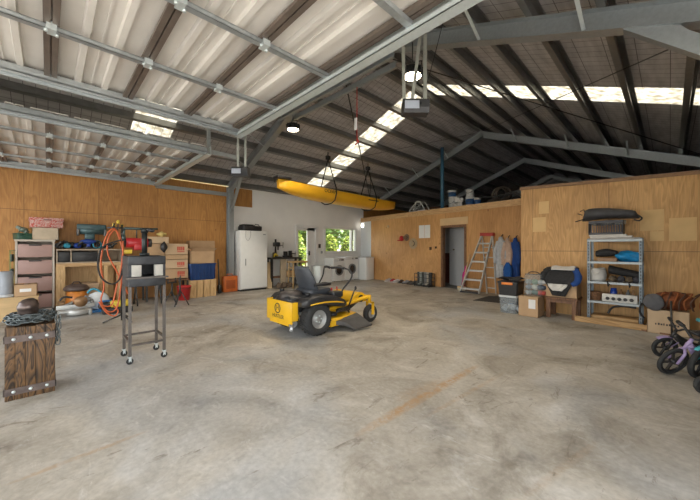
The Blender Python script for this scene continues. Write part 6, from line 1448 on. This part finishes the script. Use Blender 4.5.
# ---- children's bikes
def bike(name, lb, P, heading, lean, r, frame_m, grip_m, steer=0., fender=None, rimc=None, tw=.035):
    """P: front wheel ground contact; the bike extends backwards from it along -heading"""
    t = thing(name, lb, 'bicycle', P, 0, "children's bikes at the right edge")
    T = Matrix.Translation(P) @ Matrix.Rotation(heading, 4, 'Z') @ Matrix.Rotation(lean, 4, 'X')
    WM[t.name] = T; t.matrix_basis = T
    wb = r*3.7
    def wh_(x, nm, st_):
        R = Matrix.Rotation(st_, 3, 'Z') @ Matrix.Rotation(-PI/2, 3, 'X')
        prof = [(r-tw*.9+tw*.5*math.cos(a), tw*.5*math.sin(a)) for a in [2*PI*k_/10 for k_ in range(10)]]
        prof = [(r-tw*.5+tw*.5*math.cos(2*PI*k_/10), tw*.55*math.sin(2*PI*k_/10)) for k_ in range(10)]
        o = part(MB().lathe(prof, (x,0,r), R, 32, True), nm, rubber, t, local=True)
        m = MB().lathe([(r-tw*.9,-tw*.3),(r-tw*.9,tw*.3),(r-tw*1.25,tw*.25),(r-tw*1.25,-tw*.25)], (x,0,r), R, 32, True)
        for k_ in range(5):
            a = 2*PI*k_/5; d_ = R @ Vector((math.cos(a),math.sin(a),0)); m.bar(Vector((x,0,r)), Vector((x,0,r))+d_*(r-tw*1.1), .022, .012)
        m.lathe([(0,-.025),(.022,-.025),(.022,.025),(0,.025)], (x,0,r), R, 14); part(m, 'wheel_rim', rimc or blackp, o, local=True)
    wh_(0, 'front_wheel', steer); wh_(-wb, 'rear_wheel', 0)
    hy = Matrix.Rotation(steer, 3, 'Z') @ Vector((0,1,0))
    m = MB(); hd = Vector((-r*.62,0,r*2.75))
    for s in (-1,1): m.tube([Vector((0,0,r))+hy*s*.04, Vector((-r*.25,0,r*1.75))+hy*s*.038, Vector((-r*.34,0,r*2.0))+hy*s*.01], .012, 8)
    m.cyl((-r*.33,0,r*1.95), hd, .016); fk = part(m, 'fork', frame_m, t, local=True)
    m = MB(); m.tube([(-r*.5,0,r*2.35),(-r*1.3,0,r*1.75),(-r*2.2,0,r*1.35),(-wb+r*.7,0,r*1.25),(-wb,0,r)], [.028,.034,.03,.02,.014], 10, sub=3); m.tube([(-r*2.4,0,r*1.3),(-r*2.75,0,r*2.5)], .016, 8)
    m.tube([(-r*.52,0,r*2.2),(-r*1.5,0,r*1.15),(-r*2.3,0,r*1.2)], .016, 8, sub=2); part(m, 'frame', frame_m, t, local=True)
    part(MB().ell((-r*2.85,0,r*2.6), (.1,.055,.028)), 'saddle', blackp, t, local=True)
    hb = hd+Vector((-.01,0,.0)); m = MB().tube([hb+hy*.2+Vector((-.05,0,.05)), hb+hy*.1+Vector((0,0,.06)), hb+Vector((0,0,.0)), hb-hy*.1+Vector((0,0,.06)), hb-hy*.2+Vector((-.05,0,.05))], .011, 8, sub=3)
    bar_ = part(m, 'handlebar', grip_m, t, local=True)
    for s in (-1,1): part(MB().cyl(hb+hy*s*.13+Vector((-.015,0,.06)), hb+hy*s*.22+Vector((-.055,0,.05)), .018), 'grip', grip_m, bar_, local=True)
    if fender:
        R = Matrix.Rotation(steer, 3, 'Z')
        m = MB().grid(lambda a, b_: R @ Vector(((r+.012)*math.cos(.9+1.0*a), (b_-.5)*.05, (r+.012)*math.sin(.9+1.0*a)))+Vector((0,0,r)), 14, 3); part(m, 'mudguard', fender, t, local=True, solid=.004)
        m = MB()
        for s in (-1,1): m.bar(Vector((0,0,r))+hy*s*.035, Vector((-r*.8,0,r*1.7))+hy*s*.03, .012,.006)
        part(m, 'mudguard_stay', fender, t, local=True)
    return t
lil = M('lilac_paint', (.38,.29,.5), .35, 0, .04); tq = M('turquoise_paint', (.07,.42,.48), .35, 0, .04)
g1_ = PG(668, 373.5)
bike('balance_bike', 'lilac balance bike leaning, its front wheel nearest the cardboard box', g1_, math.radians(222), math.radians(-20), .15, lil, blackp, .1, None)
g2_ = PG(663, 357.5)
bike('balance_bike', 'small dark bike with a lilac mudguard partly behind the lilac bike', g2_, math.radians(212), math.radians(-12), .125, darkst, blackp, 0, lil)
g3_ = PG(698, 378)
bike('kids_bike', 'turquoise bike with a turquoise handlebar at the right edge', g3_, math.radians(227), math.radians(-12), .165, tq, tq, .2, tq, None, .045)
g4_ = PG(704, 394)
bike('push_scooter', 'low black bike whose wheel shows at the right edge below the turquoise one', g4_, math.radians(215), math.radians(-8), .085, blackp, blackp, 0)
# ================================================================== CAMERA AND LIGHT
cam = bpy.data.cameras.new('camera'); co = bpy.data.objects.new('camera', cam); C.objects.link(co)
cam.sensor_width = 36; cam.lens = 36*F/700; cam.clip_start = .02; cam.clip_end = 200
cam.shift_y = -1.5/700
fwd = Vector((-.717, .697, 0)).normalized()
co.location = (0, 0, CH); co.rotation_euler = fwd.to_track_quat('-Z', 'Y').to_euler()
bpy.context.scene.camera = co
wd = bpy.data.worlds.new('sky'); bpy.context.scene.world = wd; wd.use_nodes = True
N, L = wd.node_tree.nodes, wd.node_tree.links
bg = N['Background']; sky = N.new('ShaderNodeTexSky'); sky.sky_type = 'NISHITA'; sky.sun_disc = False; sky.sun_elevation = math.radians(50); sky.sun_rotation = math.radians(20); sky.air_density = 1.2; sky.dust_density = 3
mx = N.new('ShaderNodeMix'); mx.data_type = 'RGBA'; mx.inputs[0].default_value = .6
L.new(sky.outputs[0], mx.inputs[6]); mx.inputs[7].default_value = (6,5.9,5.6,1)
L.new(mx.outputs[2], bg.inputs[0]); bg.inputs[1].default_value = .3
def lamp(kind, name, loc, rot, power, col, **k):
    l = bpy.data.lights.new(name, kind); l.energy = power; l.color = col
    for a, b_ in k.items(): setattr(l, a, b_)
    o = bpy.data.objects.new(name, l); C.objects.link(o); o.location = loc; o.rotation_euler = rot; return o
sd = Vector((-.25, -.62, -.9)).normalized()
lamp('SUN', 'sun', (0,0,20), sd.to_track_quat('-Z','Y').to_euler(), 4, (1,.96,.9), angle=.02)
# daylight portals in the open doorways
def portal(loc, dirv, sx, sy):
    o = lamp('AREA', 'doorway_portal', loc, Vector(dirv).to_track_quat('-Z','Y').to_euler(), 1, (1,1,1), shape='RECTANGLE', size=sx, size_y=sy); o.data.cycles.is_portal = True
portal((XR+.1, -.6, 1.5), (-1,0,0), 5.2, 2.9)
portal(((XL+XR)/2, YF-.1, 1.5), (0,1,0), 9.2, 2.9)
vs = bpy.context.scene.view_settings; vs.view_transform = 'Standard'; vs.look = 'None'; vs.gamma = 1; vs.exposure = 1.68; vs.use_curve_mapping = False
